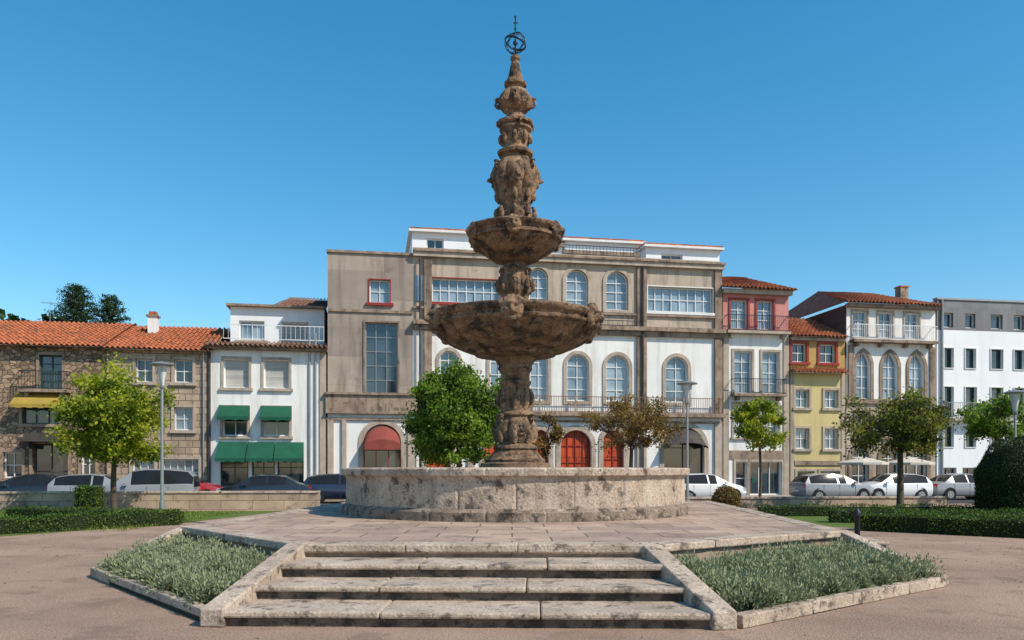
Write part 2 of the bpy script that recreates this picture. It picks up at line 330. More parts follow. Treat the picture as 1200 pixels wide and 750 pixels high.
def bed(A,B,A2,B2):
    s=MB(); s.prism('soil',[A2,B2,B,A],0,0,[.05,.05,.27,.27]); s.obj('bed_soil',pf)
    e=MB(); edge_slabs(e,A2,B2,.16,0,.15,4,.0); e.obj('bed_edging',pf,bevel=.015)
    cs=[]
    NU,NV=18,9
    for i in range(NU):
        for j in range(NV):
            u=(i+.5+random.uniform(-.42,.42))/NU; v=(j+.5+random.uniform(-.42,.42))/NV
            u=.035+.93*u; v=.10+.80*v
            p=lerp(lerp(A,B,u),lerp(A2,B2,u),v); cs.append((p[0],p[1],.27-.22*v))
    cs=np.array(cs); nb=420; N=len(cs)*nb; ci=np.repeat(np.arange(len(cs)),nb)
    rad=rng.uniform(.14,.25,len(cs))[ci]; hh=rng.uniform(.19,.36,len(cs))[ci]
    a=rng.uniform(0,6.28,N); ct=rng.uniform(-.1,1,N); stt=np.sqrt(1-np.clip(ct,0,1)**2)
    d=np.stack([np.cos(a)*stt,np.sin(a)*stt,ct],1); k=rng.uniform(.62,1.08,N)+.14*np.sin(a*5+ci)
    C=cs[ci]+np.stack([d[:,0]*rad*k,d[:,1]*rad*k,.03+np.maximum(d[:,2],0)*hh*k],1)
    dd=d+rng.normal(size=(N,3))*.45+np.array([0,0,.5]); dd/=np.linalg.norm(dd,axis=1)[:,None]
    U=dd*rng.uniform(.018,.045,N)[:,None]; ww=np.cross(dd,rng.normal(size=(N,3))); ww/=np.linalg.norm(ww,axis=1)[:,None]
    tone=rng.uniform(-.22,.22,len(cs))[ci]
    mi=(k*.9+ct*.4+tone+rng.uniform(-.15,.15,N)<.86).astype(int)  # inner and lower sprigs go dark: shade inside each clump put into the colour
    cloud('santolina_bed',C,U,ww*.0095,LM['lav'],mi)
bed(VL2,VL1,BL2,BL1); bed(VR1,VR2,BR1,BR2)
stairs((5.85,17.4),(6.12,22.2),(7.9,17.1),(8.2,22.4)); 
# ------------------------------------------------------------ fountain
fo=empty('fountain',(CX,CY,0))
def lathe(name,prof,seg=96,m='fount',mod=None,dz=.03,smooth=True,parent=fo,rough=.012,rs=5,ang=50):
    pts=[prof[0]]
    for p,q in zip(prof,prof[1:]):
        k=max(1,int(math.dist(p[:2],q[:2])/dz))
        for i in range(1,k+1): pts.append((p[0]+(q[0]-p[0])*i/k,p[1]+(q[1]-p[1])*i/k))
    vs=[];fs=[]
    for (z,r) in pts:
        for k in range(seg):
            a=2*math.pi*k/seg; rr=r
            if mod: rr=mod(z,a,r)
            if rough and r>.02: rr+=rough*noise.fractal(Vector((math.cos(a)*r*rs,math.sin(a)*r*rs,z*rs)),1,2,4)
            vs.append((rr*math.cos(a),rr*math.sin(a),z))
    for i in range(len(pts)-1):
        for k in range(seg): fs.append((i*seg+k,i*seg+(k+1)%seg,(i+1)*seg+(k+1)%seg,(i+1)*seg+k))
    b=MB(); b.add(vs,fs,m); return b.obj(name,parent,smooth=smooth,ang=ang)
NB=22
def jmod(z,a,r):
    x=(a*NB/(2*math.pi)+ (0 if z>1.58 or z<.92 else .5))%1.0
    return r-(.025 if min(x,1-x)<.0125 else 0)
RB=4.05
lathe('basin_plinth',[(.68,RB+.06),(.86,RB+.06),(.90,RB+.0),(.93,RB-.028)],seg=880,m='basinbase',mod=jmod,dz=.05,rough=.014,rs=2.5)
lathe('basin_wall',[(.92,RB-.03),(1.5,RB-.03),(1.55,RB),(1.58,RB+.07),(1.70,RB+.09),(1.73,RB+.06),(1.74,RB-.36),(1.68,RB-.40),(.7,RB-.40)],seg=880,m='basin',mod=jmod,dz=.06,rough=.012,rs=2.5)
b=MB(); n=64; b.add([(math.cos(2*math.pi*k/n)*(RB-.39),math.sin(2*math.pi*k/n)*(RB-.39),1.45) for k in range(n)],[tuple(range(n))],'water'); b.obj('basin_water',fo)
def gad(n,amp,za,zb):
    def f(z,a,r):
        if za<z<zb: 
            t=math.sin(math.pi*(z-za)/(zb-za)); return r*(1+amp*t*(abs(math.cos(n*a/2))**.7-.6))
        return r
    return f
def multi(*fs):
    def f(z,a,r):
        for g in fs: r=g(z,a,r)
        return r
    return f
lathe('pedestal',[(.7,1.0),(1.6,1.0),(1.62,.86),(1.84,.84),(1.87,.72),(1.93,.74),(1.98,.66),(2.05,.60),(2.16,.5),(2.2,.54),(2.26,.52),(2.32,.40),(2.4,.43),(2.63,.48),(2.8,.47),(2.95,.40),(3.0,.45),(3.05,.44),(3.1,.36),(3.35,.35),(3.7,.33),(3.76,.38),(3.82,.38),(3.86,.33),(4.0,.34),(4.12,.42),(4.2,.40),(4.3,.46),(4.42,.55),(4.5,.6)],mod=multi(gad(8,.22,2.35,2.95),gad(8,.14,3.1,3.75)))
lathe('lower_bowl',[(4.36,.45),(4.42,.75),(4.44,.95),(4.52,1.0),(4.55,1.2),(4.68,1.5),(4.88,1.83),(5.02,1.97),(5.06,2.06),(5.12,2.08),(5.14,2.02),(5.2,2.03),(5.24,2.1),(5.33,2.15),(5.37,2.14),(5.38,2.0),(5.2,1.85),(4.95,1.2),(4.9,.3)],seg=192,mod=gad(32,.06,4.5,5.05),rough=.03,rs=3)
lathe('middle_pedestal',[(4.9,.5),(5.5,.5),(5.55,.42),(5.68,.4),(5.72,.33),(5.85,.30),(5.92,.34),(6.0,.39),(6.2,.39),(6.42,.36),(6.5,.4),(6.54,.39),(6.58,.3),(6.66,.27),(6.72,.33),(6.8,.42)],mod=gad(8,.18,5.9,6.48))
lathe('upper_bowl',[(6.68,.3),(6.72,.45),(6.76,.55),(6.82,.6),(6.95,.82),(7.1,1.0),(7.18,1.06),(7.2,1.12),(7.26,1.12),(7.28,1.08),(7.34,1.1),(7.38,1.17),(7.45,1.2),(7.48,1.18),(7.48,1.08),(7.3,1.0),(7.15,.5),(7.12,.2)],seg=160,mod=gad(24,.07,6.8,7.2),rough=.024,rs=4)
lathe('upper_column',[(7.1,.46),(7.7,.46),(7.74,.40),(7.86,.42),(7.9,.36),(8.0,.33),(8.1,.36),(8.3,.42),(8.5,.5),(8.72,.55),(8.86,.56),(9.0,.52),(9.12,.42),(9.2,.33),(9.26,.32),(9.3,.42),(9.37,.43),(9.4,.36),(9.46,.30),(9.5,.29),(9.75,.3),(9.85,.33),(9.9,.39),(9.96,.38),(9.99,.34),(10.03,.43),(10.1,.43),(10.13,.34),(10.18,.25),(10.3,.21),(10.36,.26),(10.42,.34),(10.5,.38),(10.65,.38),(10.78,.33),(10.86,.27),(10.9,.2),(10.96,.19),(10.99,.27),(11.05,.27),(11.08,.2),(11.3,.15),(11.6,.09),(11.63,.12),(11.69,.12),(11.72,.06),(11.8,.03)],
      mod=multi(gad(8,.24,8.15,9.15),gad(6,.2,9.46,9.9),gad(8,.28,10.36,10.85),gad(8,.08,7.9,8.2)),dz=.02,rough=.02,rs=7)
def ico(sub=3):
    import bmesh
    bm=bmesh.new(); bmesh.ops.create_icosphere(bm,subdivisions=sub,radius=1); vs=[v.co.copy() for v in bm.verts]; fs=[tuple(v.index for v in f.verts) for f in bm.faces]; bm.free(); return vs,fs
IV,IF=ico(4)
def mask(mb,r,a,z,s,m='fount'):
    out=[]
    for v in IV:
        x,y,zz=v.x*.55,v.y*.85,v.z*1.05
        if v.x>0:
            e=lambda cy,cz,sy,sz: math.exp(-((v.y-cy)/sy)**2-((v.z-cz)/sz)**2)
            x+=.55*e(0,-.12,.17,.28)+.22*e(0,-.35,.4,.22)-.28*e(.33,.12,.17,.13)-.28*e(-.33,.12,.17,.13)+.2*e(0,.38,.6,.14)-.35*e(0,-.55,.26,.1)+.2*e(0,-.8,.3,.18)+.14*e(.5,-.2,.2,.25)+.14*e(-.5,-.2,.2,.25)
        else: x*=.5
        rr=math.hypot(v.y,v.z)
        if rr>.75: x+=.14*math.sin(14*math.atan2(v.z,v.y))*(rr-.7)*3; y*=1.12; zz*=1.1
        x+=.05*noise.noise(v*5)
        out.append(Vector(((r+x*s)*1.0,y*s,z+zz*s)))
    ca,sa=math.cos(a),math.sin(a)
    mb.add([(p.x*ca-p.y*sa,p.x*sa+p.y*ca,p.z) for p in out],IF,m)
def scroll(mb,r,a,z,s,m='fount',flip=1):
    pts=[];rad=[]
    for i in range(26):
        t=i/25; th=t*3.6*math.pi; q=s*(1-.78*t)
        pts.append(Vector((r+q*math.cos(th+.8),0,z+flip*q*math.sin(th+.8)))); rad.append(s*(.34-.16*t))
    ca,sa=math.cos(a),math.sin(a)
    mb.tube(m,[(p.x*ca,p.x*sa,p.z) for p in pts],rad,8)
b=MB()
A0=-math.pi/2-.04
for k in range(6): mask(b,2.07,A0+k*math.pi/3,5.2,.27)
b.obj('lower_bowl_masks',fo,smooth=True)
b=MB()
for k in range(6): mask(b,1.12,A0+k*math.pi/3,7.33,.19)
b.obj('upper_bowl_masks',fo,smooth=True)
b=MB()
for k in range(4):
    a=A0+k*math.pi/2
    mask(b,.47,a+.1,8.72,.2); mask(b,.33,a+.8,10.58,.13); mask(b,.36,a,6.2,.15); mask(b,.42,a+.3,2.68,.17); mask(b,.28,a+.5,9.7,.11)
    scroll(b,.58,a+.78,8.93,.11); scroll(b,.40,a,10.55,.13); scroll(b,.37,a+.78,6.4,.08); scroll(b,.5,a+.9,2.9,.1); scroll(b,.42,a+.3,10.0,.07)
    for zz,rr,h in((8.15,.40,.35),(9.55,.31,.3),(2.35,.44,.4),(3.15,.36,.5),(5.95,.37,.35),(7.75,.42,.3)):
        for da in(0,.78):
            pts=[((rr-.02+.07*math.sin(t*3.0))*math.cos(a+da),(rr-.02+.07*math.sin(t*3.0))*math.sin(a+da),zz+h*t) for t in(0,.25,.5,.75,1)]
            b.tube('fount',pts,[.05,.075,.065,.05,.03],7)
b.obj('carved_ornament',fo,smooth=True)
b=MB(); cz=12.03; rs_=.25
def ring(mb,m,c,r,rad,ax,n=40):
    ax=Vector(ax).normalized(); u=ax.orthogonal().normalized(); v=ax.cross(u)
    mb.tube(m,[Vector(c)+u*r*math.cos(2*math.pi*i/n)+v*r*math.sin(2*math.pi*i/n) for i in range(n+1)],[rad]*(n+1),6,False)
for ax in((0,1,0),(1,0,.0),(.3,0,1),(.7,.7,0),(-.5,.3,1)): ring(b,'bluemetal',(0,0,cz),rs_,.013,ax)
ring(b,'bluemetal',(0,0,cz),rs_+.01,.02,(.35,.1,.95)); b.tube('bluemetal',[(0,0,11.7),(0,0,12.6)],[.022,.014],8)
b.add([(v.x*.06,v.y*.06,cz+v.z*.06) for v in IV],IF,'bluemetal')
b.tube('iron',[(-.055,0,12.52),(.055,0,12.52)],[.014]*2,6); b.tube('iron',[(0,0,12.3),(0,0,12.66)],[.016]*2,6)
i2=ico(2)
for x,z in((0,12.38),(0,12.67)): b.add([(x+v.x*.03,v.y*.03,z+v.z*.03) for v in i2[0]],i2[1],'iron')
b.obj('armillary_sphere',fo,smooth=True)
# ------------------------------------------------------------ buildings
def D_at(px,d=0): return (D0+d*NK)/(1-K*(px-600)/F)
def outline(x0,x1,z0,z1,arch=None,e=0,eb=None,n=14):
    eb=e if eb is None else eb; w=(x1-x0); cx=(x0+x1)/2
    if arch=='round':
        zs=z1-w/2; r=w/2+e
        return [(x0-e,z0-eb),(x1+e,z0-eb)]+[(cx+r*math.cos(math.pi*i/n),zs+r*math.sin(math.pi*i/n)) for i in range(n+1)]
    if arch=='point':
        zs=z1-.866*w; rr=w+e
        th=math.acos((w/2)/rr); a=[(x0+rr*math.cos(th*i/6),zs+rr*math.sin(th*i/6)) for i in range(7)]
        return [(x0-e,z0-eb),(x1+e,z0-eb)]+a+[(2*cx-p[0],p[1]) for p in reversed(a[:-1])]
    return [(x0-e,z0-eb),(x1+e,z0-eb),(x1+e,z1+e),(x0-e,z1+e)]
class Bld:
    def __init__(s,name,pa,pb,depth=10):
        s.pa,s.pb=pa,pb; D=D_at((pa+pb)/2); s.sc=(((pa+pb)/2-600)/F*D)*NK
        X=s.sc/NK; s.e=empty(name,(X,D0+K*X,0),FA); s.depth=depth
        s.p={}
    def x(s,px,d=0):
        D=D_at(px,d); X=(px-600)/F*D; c=math.cos(FA); sn=math.sin(FA)
        ox=s.sc/NK; oy=D0+K*ox
        return (X-ox)*c+(D-oy)*sn
    def z(s,px,py,d=0): return EYE+(HY-py)/F*D_at(px,d)
    def part(s,n):
        if n not in s.p: s.p[n]=MB()
        return s.p[n]
    def wall(s,m,x0,x1,z0,z1,y=0,ops=(),th=.3):
        b=s.part('walls'); xs=sorted({x0,x1}|{v for o in ops for v in(o['x0'],o['x1'])}); zs=sorted({z0,z1}|{v for o in ops for v in(o['z0'],o['z1'])})
        for i in range(len(xs)-1):
            for j in range(len(zs)-1):
                cx=(xs[i]+xs[i+1])/2; cz=(zs[j]+zs[j+1])/2
                if any(o['x0']<cx<o['x1'] and o['z0']<cz<o['z1'] for o in ops): continue
                b.add([(xs[i],y,zs[j]),(xs[i+1],y,zs[j]),(xs[i+1],y,zs[j+1]),(xs[i],y,zs[j+1])],[(0,1,2,3)],m)
        b.add([(x0,y,z0),(x0,y+th,z0),(x0,y+th,z1),(x0,y,z1)],[(0,1,2,3)],m); b.add([(x1,y,z0),(x1,y+th,z0),(x1,y+th,z1),(x1,y,z1)],[(3,2,1,0)],m)
        b.add([(x0,y,z1),(x1,y,z1),(x1,y+th,z1),(x0,y+th,z1)],[(0,1,2,3)],m)
        for o in ops: s.opening(o,m,y)
    def ring(s,b,m,oa,ob,yf,yb):
        n=len(oa)
        for i in range(n):
            j=(i+1)%n
            if oa[i]==oa[j] and ob[i]==ob[j]: continue
            P=lambda q,y:(q[0],y,q[1])
            b.add([P(oa[i],yf),P(oa[j],yf),P(ob[j],yf),P(ob[i],yf),P(oa[i],yb),P(oa[j],yb),P(ob[j],yb),P(ob[i],yb)],[(0,1,2,3),(0,4,5,1),(3,2,6,7)],m)
    def opening(s,o,m,y):
        a=o.get('arch'); x0,x1,z0,z1=o['x0'],o['x1'],o['z0'],o['z1']; dp=o.get('depth',.25)
        ol=outline(x0,x1,z0,z1,a); w=s.part('walls')
        if a:
            arc=ol[2:]
            for p,q in zip(arc,arc[1:]): w.add([(p[0],y,p[1]),(p[0],y,z1),(q[0],y,z1),(q[0],y,q[1])],[(0,1,2,3)],m)
        rm=o.get('reveal',m)
        for i in range(len(ol)):
            p,q=ol[i],ol[(i+1)%len(ol)]
            w.add([(p[0],y,p[1]),(q[0],y,q[1]),(q[0],y+dp,q[1]),(p[0],y+dp,p[1])],[(0,1,2,3)],rm)
        sr=o.get('surround')
        if sr:
            sw=o.get('sw',.14); oa=outline(x0,x1,z0,z1,a,sw,o.get('sb',sw)); ob=[(p[0],p[1]) for p in ol]
            s.ring(s.part('window_surrounds'),sr,oa,ob,y-.06,y+.02)
        if o.get('sill',True) and not o.get('door'):
            s.part('sills').box(o.get('sillm',sr or 'trimlt'),x0-.2,x1+.2,y-.14,y+.05,z0-.16,z0-.003)
        g=o.get('glass','glass'); gp=s.part('glazing')
        nv,nh=o.get('nv',1),o.get('nh',2)
        fw=o.get('fw',.07); fm=o.get('fm','frame'); fr=s.part('window_frames')
        if a or g in('reddoor','shutter','creamcloth','trim'):
            gp.add([(p[0],y+dp,p[1]) for p in ol],[tuple(range(len(ol)))],g)
        else:
            for i in range(nv+1):
                xa=x0+(x1-x0)*i/(nv+1); xb=x0+(x1-x0)*(i+1)/(nv+1)
                for j in range(nh+1):
                    za=z0+(z1-z0)*j/(nh+1); zb=z0+(z1-z0)*(j+1)/(nh+1)
                    t=random.uniform(-.012,.012)
                    gp.add([(xa,y+dp+t,za),(xb,y+dp-t,za),(xb,y+dp-t,zb),(xa,y+dp+t,zb)],[(0,1,2,3)],g)
        if fw:
            oi=outline(x0,x1,z0,z1,a,-fw)
            s.ring(fr,fm,ol,oi,y+dp-.07,y+dp-.0)
            mw=fw*.6
            for i in range(1,nv+1):
                xx=x0+(x1-x0)*i/(nv+1); zt=z1-fw
                if a: zt=z1-(fw+.02 if nv%2 else (x1-x0)*.2)
                fr.box(fm,xx-mw/2,xx+mw/2,y+dp-.062,y+dp-.012,z0+fw,zt)
            zs=z1-((x1-x0)*(.5 if a=='round' else .866) if a else 0)
            for j in range(1,nh+1):
                zz=z0+(zs-z0)*j/(nh+1 if not a else nh)
                fr.box(fm,x0+fw,x1-fw,y+dp-.058,y+dp-.016,zz-mw/2,zz+mw/2)
    def core(s,m,x0,x1,y0,y1,z0,z1): s.part('walls').box(m,x0,x1,y0,y1,z0,z1)
    def rail(s,x0,x1,z0,z1,y0,m='iron',step=.13,sides=True,yin=None):
        b=s.part('railings')
        for z in(z0,z1-.04): b.box(m,x0,x1,y0,y0+.035,z,z+.04)
        n=max(2,int((x1-x0)/step))
        for i in range(n+1):
            xx=x0+(x1-x0-.02)*i/n; b.box(m,xx,xx+.018,y0+.008,y0+.026,z0+.04,z1-.04)
        if yin is not None:
            for xx in(x0,x1-.035):
                b.box(m,xx,xx+.035,y0+.036,yin,z1-.04,z1); b.box(m,xx,xx+.035,y0+.036,yin,z0,z0+.04)
    def balcony(s,x0,x1,z,dep=.6,h=.95,m='trim',rm='iron',step=.13):
        s.part('balcony_slabs').box(m,x0,x1,-dep,-.003,z-.16,z); s.rail(x0+.03,x1-.03,z+.03,z+h,-dep+.04,rm,step,yin=-.01)
        for xx in np.linspace(x0+.25,x1-.45,max(2,int((x1-x0)/1.4))): s.part('balcony_slabs').box(m,xx,xx+.18,-dep*.7,-.004,z-.4,z-.163)
    def roof(s,x0,x1,y0,z0,y1,z1,m='tile',name='roof',per=.26,x0b=None,x1b=None):
        x0b=x0 if x0b is None else x0b; x1b=x1 if x1b is None else x1b
        n=int((x1-x0)/per*6); rows=max(4,int(math.hypot(y1-y0,z1-z0)/.38)); vs=[];fs=[]
        for j in range(rows):
            for e in(0,1):
                t=(j+e)/rows; lift=.03*(1-e)
                for i in range(n+1):
                    u=i/n; xa=x0+(x1-x0)*u; xx=(x0+(x0b-x0)*t)+((x1+(x1b-x1)*t)-(x0+(x0b-x0)*t))*u
                    hh=.055*math.cos(2*math.pi*xa/per)+.012*noise.noise(Vector((xa*1.5,j*1.0,3)))+.06*noise.noise(Vector((xa*.25,t*2,7)))
                    vs.append((xx,y0+(y1-y0)*t+.02*noise.noise(Vector((int(xa/per)*3.3,j*2.1,1))),z0+(z1-z0)*t+hh+lift))
            o=j*2*(n+1)
            for i in range(n): fs.append((o+i,o+i+1,o+n+2+i,o+n+1+i))
        s.part(name).add(vs,fs,m)
        s.part('roof_underside').add([(x0,y0+.02,z0-.07),(x1,y0+.02,z0-.07),(x1b,y1,z1-.12),(x0b,y1,z1-.12)],[(0,1,2,3)],'trim')
    def antenna(s,x,y,z,h=1.6):
        b=s.part('roof_antenna'); b.tube('steel',[(x,y,z-.6),(x,y,z+h)],[.02,.015],5); b.tube('steel',[(x-.5,y,z+h-.1),(x+.5,y,z+h-.1)],[.012]*2,5)
        for k in range(6): b.tube('steel',[(x-.45+.18*k,y-.25,z+h-.1),(x-.45+.18*k,y+.25,z+h-.1)],[.008]*2,4)
    def done(s):
        for k,b in s.p.items(): b.obj(k,s.e,smooth=(k=='roof'),ang=60 if k=='roof' else None)
def op(B,pa,pb,z0,z1,**k): 
    d=dict(x0=B.x(pa),x1=B.x(pb),z0=z0,z1=z1); d.update(k); return d
def awning(B,m,x0,x1,z0,z1,dep=.8,y=-.02):
    b=B.part('awning'); n=max(4,int((x1-x0)/.25))
    for i in range(n):
        a=x0+(x1-x0)*i/n; c=x0+(x1-x0)*(i+1)/n
        dz=.03*(i%2)
        b.add([(a,y,z1),(c,y,z1),(c,y-dep,z0+.18),(a,y-dep,z0+.18),(c,y-dep,z0-dz),(a,y-dep,z0-dz)],[(3,2,1,0),(5,4,2,3)],m)
    b.add([(x0,y,z1),(x0,y-dep,z0+.18),(x0,y-dep,z0),(x0,y,z0+.1)],[(0,1,2,3)],m); b.add([(x1,y,z1),(x1,y-dep,z0+.18),(x1,y-dep,z0),(x1,y,z0+.1)],[(0,1,2,3)],m)
# --- 1 rubble stone house
B=Bld('stone_house',-110,124); z=lambda py,px=60:B.z(px,py); xa,xb=B.x(-110),B.x(124)
ev=z(405)
ops=[op(B,46,73,z(456),z(416),nv=1,nh=3,surround='trim',fm='greenframe',sill=False),op(B,-40,-14,z(456),z(416),nv=1,nh=3,surround='trim',sill=False),
 op(B,26,70,z(497),z(472),nv=2,nh=0,surround='trim',fm='greenframe'),op(B,38,80,0.14,z(520),nv=1,nh=1,surround='trim',door=1,fm='darkclad',fw=.09),op(B,4,26,z(560),z(530),nv=1,nh=1,surround='trim'),
 op(B,-40,-15,.14,z(525),nv=1,nh=1,surround='trim',door=1),op(B,95,112,z(560),z(528),nv=1,nh=1,surround='trim')]
B.wall('stonehouse',xa,xb,0,ev,0,ops); B.core('stonehouse',xa,xb,.31,10,0,ev-.1)
B.roof(xa-.3,xb+.1,-.55,ev-.02,5.2,z(383)+1.15); B.roof(xa-.3,xb+.1,10.6,ev-.02,5.25,z(383)+1.15)
B.balcony(B.x(26),B.x(84),z(457),.6,.95); awning(B,'yellowcloth',B.x(20),B.x(72),z(479),z(461),.9)
B.part('door_hood').box('darkclad',B.x(28),B.x(86),-.9,-.01,z(518),z(513)); B.part('door_hood').box('darkclad',B.x(34),B.x(80),-.7,-.01,z(512.6),z(508))
for px in(38,74): B.part('door_hood').box('darkclad',B.x(px),B.x(px+2),-.7,-.01,z(526),z(518.2))
B.antenna(B.x(15),5,z(383)+1.1,1.2)
B.done()
# --- 1b coursed stone house
B=Bld('granite_house',125,243); z=lambda py,px=190:B.z(px,py); xa,xb=B.x(125)+.02,B.x(243)
ev=z(410)
ops=[op(B,159,179,z(448),z(421),surround='trimlt',nv=1,nh=1),op(B,204,226,z(448),z(421),surround='trimlt',nv=1,nh=1),op(B,204,226,z(504),z(477),surround='trimlt',nv=1,nh=1,glass='glassp'),
 op(B,132,150,z(504),z(477),surround='trimlt',nv=1,nh=1),op(B,155,181,.14,z(538),door=1,surround='trimlt',nv=2,nh=2,glass='glassp'),op(B,190,233,.14,z(538),door=1,surround='trimlt',nv=4,nh=2,glass='glassp')]
B.wall('stonehouse2',xa,xb,0,ev,0,ops); B.core('stonehouse2',xa,xb,.31,10,0,ev-.1)
B.roof(xa-.2,xb+.3,-.5,ev,5,ev+2.1); B.roof(xa-.2,xb+.3,10.5,ev,5.05,ev+2.1)
cx=B.x(180,3.5); c=B.part('chimney'); c.box('white',cx-.25,cx+.25,3.2,3.7,ev+.8,ev+2.35); c.box('trim',cx-.33,cx+.33,3.12,3.78,ev+2.352,ev+2.45); c.box('tile',cx-.2,cx+.2,3.25,3.65,ev+2.452,ev+2.65)
c=B.part('downpipe'); c.tube('steel',[(xb-.18,-.1,.2),(xb-.18,-.1,ev-.1)],[.05,.05],8); c.tube('trim',[(xa+.05,-.1,.2),(xa+.05,-.1,ev-.1)],[.05,.05],8)
B.done()
# --- 2 white townhouse with green awnings
B=Bld('white_townhouse',244,382); z=lambda py,px=310:B.z(px,py); xa,xb=B.x(244),B.x(382)
ops=[op(B,262,292,z(455),z(421),surround='trimlt',glass='shutter',nv=0,nh=0,sw=.12),op(B,309,339,z(455),z(421),surround='trimlt',glass='shutter',nv=0,nh=0,sw=.12),
 op(B,261,290,z(511),z(478),nv=1,nh=1,surround='trimlt'),op(B,309,339,z(511),z(478),nv=1,nh=1,surround='trimlt'),
 op(B,258,291,.14,z(530),door=1,nv=1,nh=2,fm='greenframe'),op(B,295,322,.14,z(530),door=1,nv=1,nh=2,fm='greenframe'),op(B,325,356,.14,z(530),door=1,nv=1,nh=2,fm='greenframe')]
ev=z(411); B.wall('white',xa,xb,0,ev,0,ops); B.core('white',xa,xb,.31,11,0,ev-.05)
B.part('cornice').box('trim',xa-.1,xb+.1,-.4,3,ev+.003,ev+.14); B.roof(xa-.15,xb+.15,-.6,ev+.18,.9,ev+.62,'tilebrown')
B.rail(B.x(262),xb-.1,ev+.6,ev+1.4,-.1,'frame',.25)
d=2.6; p0,p1=B.x(270,d),B.x(380,d); zt=B.z(325,361,d)
B.wall('white2',p0,p1,ev+.1,zt,d,[dict(x0=B.x(280,d),x1=B.x(310,d),z0=B.z(300,399,d),z1=B.z(300,376,d),glass='glassp',nv=1,nh=0),dict(x0=B.x(330,d),x1=B.x(362,d),z0=B.z(300,399,d),z1=B.z(300,376,d),glass='shutter',nv=0,nh=0)]); B.core('white2',p0,p1,d+.31,11,ev,zt-.05)
B.part('attic_roof_slab').box('trim',p0-.2,p1+.1,d-.35,11,zt+.003,zt+.13)
B.roof(B.x(318,3),p1+.1,d+.3,zt+.15,d+4,B.z(350,349,d+4),'tilebrown','roof',x0b=B.x(340,d+4))
for pr in((257,293),(306,342)): awning(B,'greencloth',B.x(pr[0]),B.x(pr[1]),z(493),z(475),.75)
for pr in((256,290),(291,322),(323,356)): awning(B,'greencloth',B.x(pr[0]),B.x(pr[1]),z(541),z(518),1.0)
for px in(363,370): B.part('downpipe').tube('steel',[(B.x(px),-.08,.2),(B.x(px),-.08,ev+1.0)],[.05,.05],8)
for px in(246,): B.part('downpipe').tube('darkclad',[(B.x(px),-.09,.2),(B.x(px),-.09,ev)],[.06,.06],8)
B.part('pilaster').box('trimlt',B.x(375),xb,-.08,-.003,0,ev-.01)
B.done()
# --- 3 main building
B=Bld('main_palace_building',384,845,14); z=lambda py,px=676:B.z(px,py); X=B.x
x0,xm,x1=X(384),X(484),X(845)
zC=z(486); zM=z(386); zT=B.z(676,303); zTL=B.z(440,298)
ops=[op(B,433,457,B.z(445,355),B.z(445,328),nv=1,nh=1,surround='redpaint',sw=.05,glass='glassp'),op(B,428,466,B.z(445,462),B.z(445,378),nv=2,nh=4,fm='steel',surround='trim',sw=.1,glass='glass',depth=.3)]
B.wall('concrete',x0,xm,zC,zTL,0,ops); B.core('concrete',x0,xm,.31,14,0,zTL-.3)
B.core('concrete',xm+.002,x1,.31,14,0,zT-.2)
ar=dict(arch='round',surround='trimlt',sw=.2,nv=1,nh=3,glass='glassp',fw=.08)
ops=[op(B,506,587,z(355,545),z(327,545),nv=7,nh=1,glass='glassp',surround='redpaint',sw=.05,fw=.08)]
for a,c in((620,642),(663,689),(710,736)): ops.append(op(B,a,c,z(362),z(316),**ar))
ops.append(op(B,759,835,z(366,797),z(337,797),nv=7,nh=1,glass='glassp',surround='frame',sw=.06,fw=.08))
B.wall('beige',xm,x1,zM,zT,0,ops)
B.part('red_panel').box('redpaint',X(500),X(505),-.03,.1,z(356,545),z(326,545))
ops=[]
for a,c in((515,537),(574,596),(621,642),(664,690),(710,737),(780,806)): ops.append(op(B,a,c,z(470),z(415),**{**ar,'sill':False}))
B.wall('white',xm,x1,zC,zM,-.0,ops)
gr=dict(arch='round',surround='trimlt',sw=.28,sb=0,door=1,depth=.25)
ops=[op(B,426,470,.14,z(497,445),glass='glass',nv=2,nh=2,fm='redpaint',**gr)]
for a,c in((500,528),(568,596)): ops.append(op(B,a,c,.14,z(505),glass='reddoor',nv=1,nh=3,fm='reddoor',**gr))
for a,c in((623,643),(657,693),(707,731)): ops.append(op(B,a,c,.14,z(504),glass='reddoor',nv=3 if c-a>30 else 1,nh=3,fm='redpaint',**gr))
ops.append(op(B,778,825,.14,z(500,800),glass='glass',nv=1,nh=1,fm='darkclad',**gr))
B.wall('white',x0,x1,0,zC,0,ops)
c=B.part('cornices')
c.box('trim',x0-.1,X(498),-.22,-.004,zC+.0,zC+.95); c.box('trim',x0-.15,X(498)+.05,-.34,-.004,zC+.953,zC+1.08)
c.box('trim',X(498)+.003,x1+.1,-.5,-.004,zC-.1,zC+.12); c.box('trim',x0-.1,X(498),-.3,-.004,zC-.1,zC-.003)
c.box('trim',x0-.06,x1+.06,-.12,-.004,zC-.45,zC-.32)
c.box('trim',xm,x1+.15,-.42,-.004,zM-.02,zM+.22); c.box('trim',xm,x1+.1,-.22,-.004,zM-.3,zM-.023)
c.box('trim',xm,x1+.08,-.14,-.005,zM+.9,zM+1.02)
c.box('trimlt',xm,x1+.1,-.28,-.004,zT-.32,zT-.06); c.box('trim',xm,x1+.15,-.38,.4,zT-.057,zT+.07)
c.box('trim',x0-.06,xm,-.1,.4,zTL+.003,zTL+.14)
c.box('trim',x0,xm-.01,-.09,-.004,z(352,440)-.7,z(352,440)-.55)
p=B.part('pilasters')
for a,cc in((497,506),(746,757),(837,845)):
    p.box('trim',X(a),X(cc),-.16,-.003,zM+.23,zT-.33); p.box('trim',X(a),X(cc),-.16,-.003,zC+.13,zM-.31)
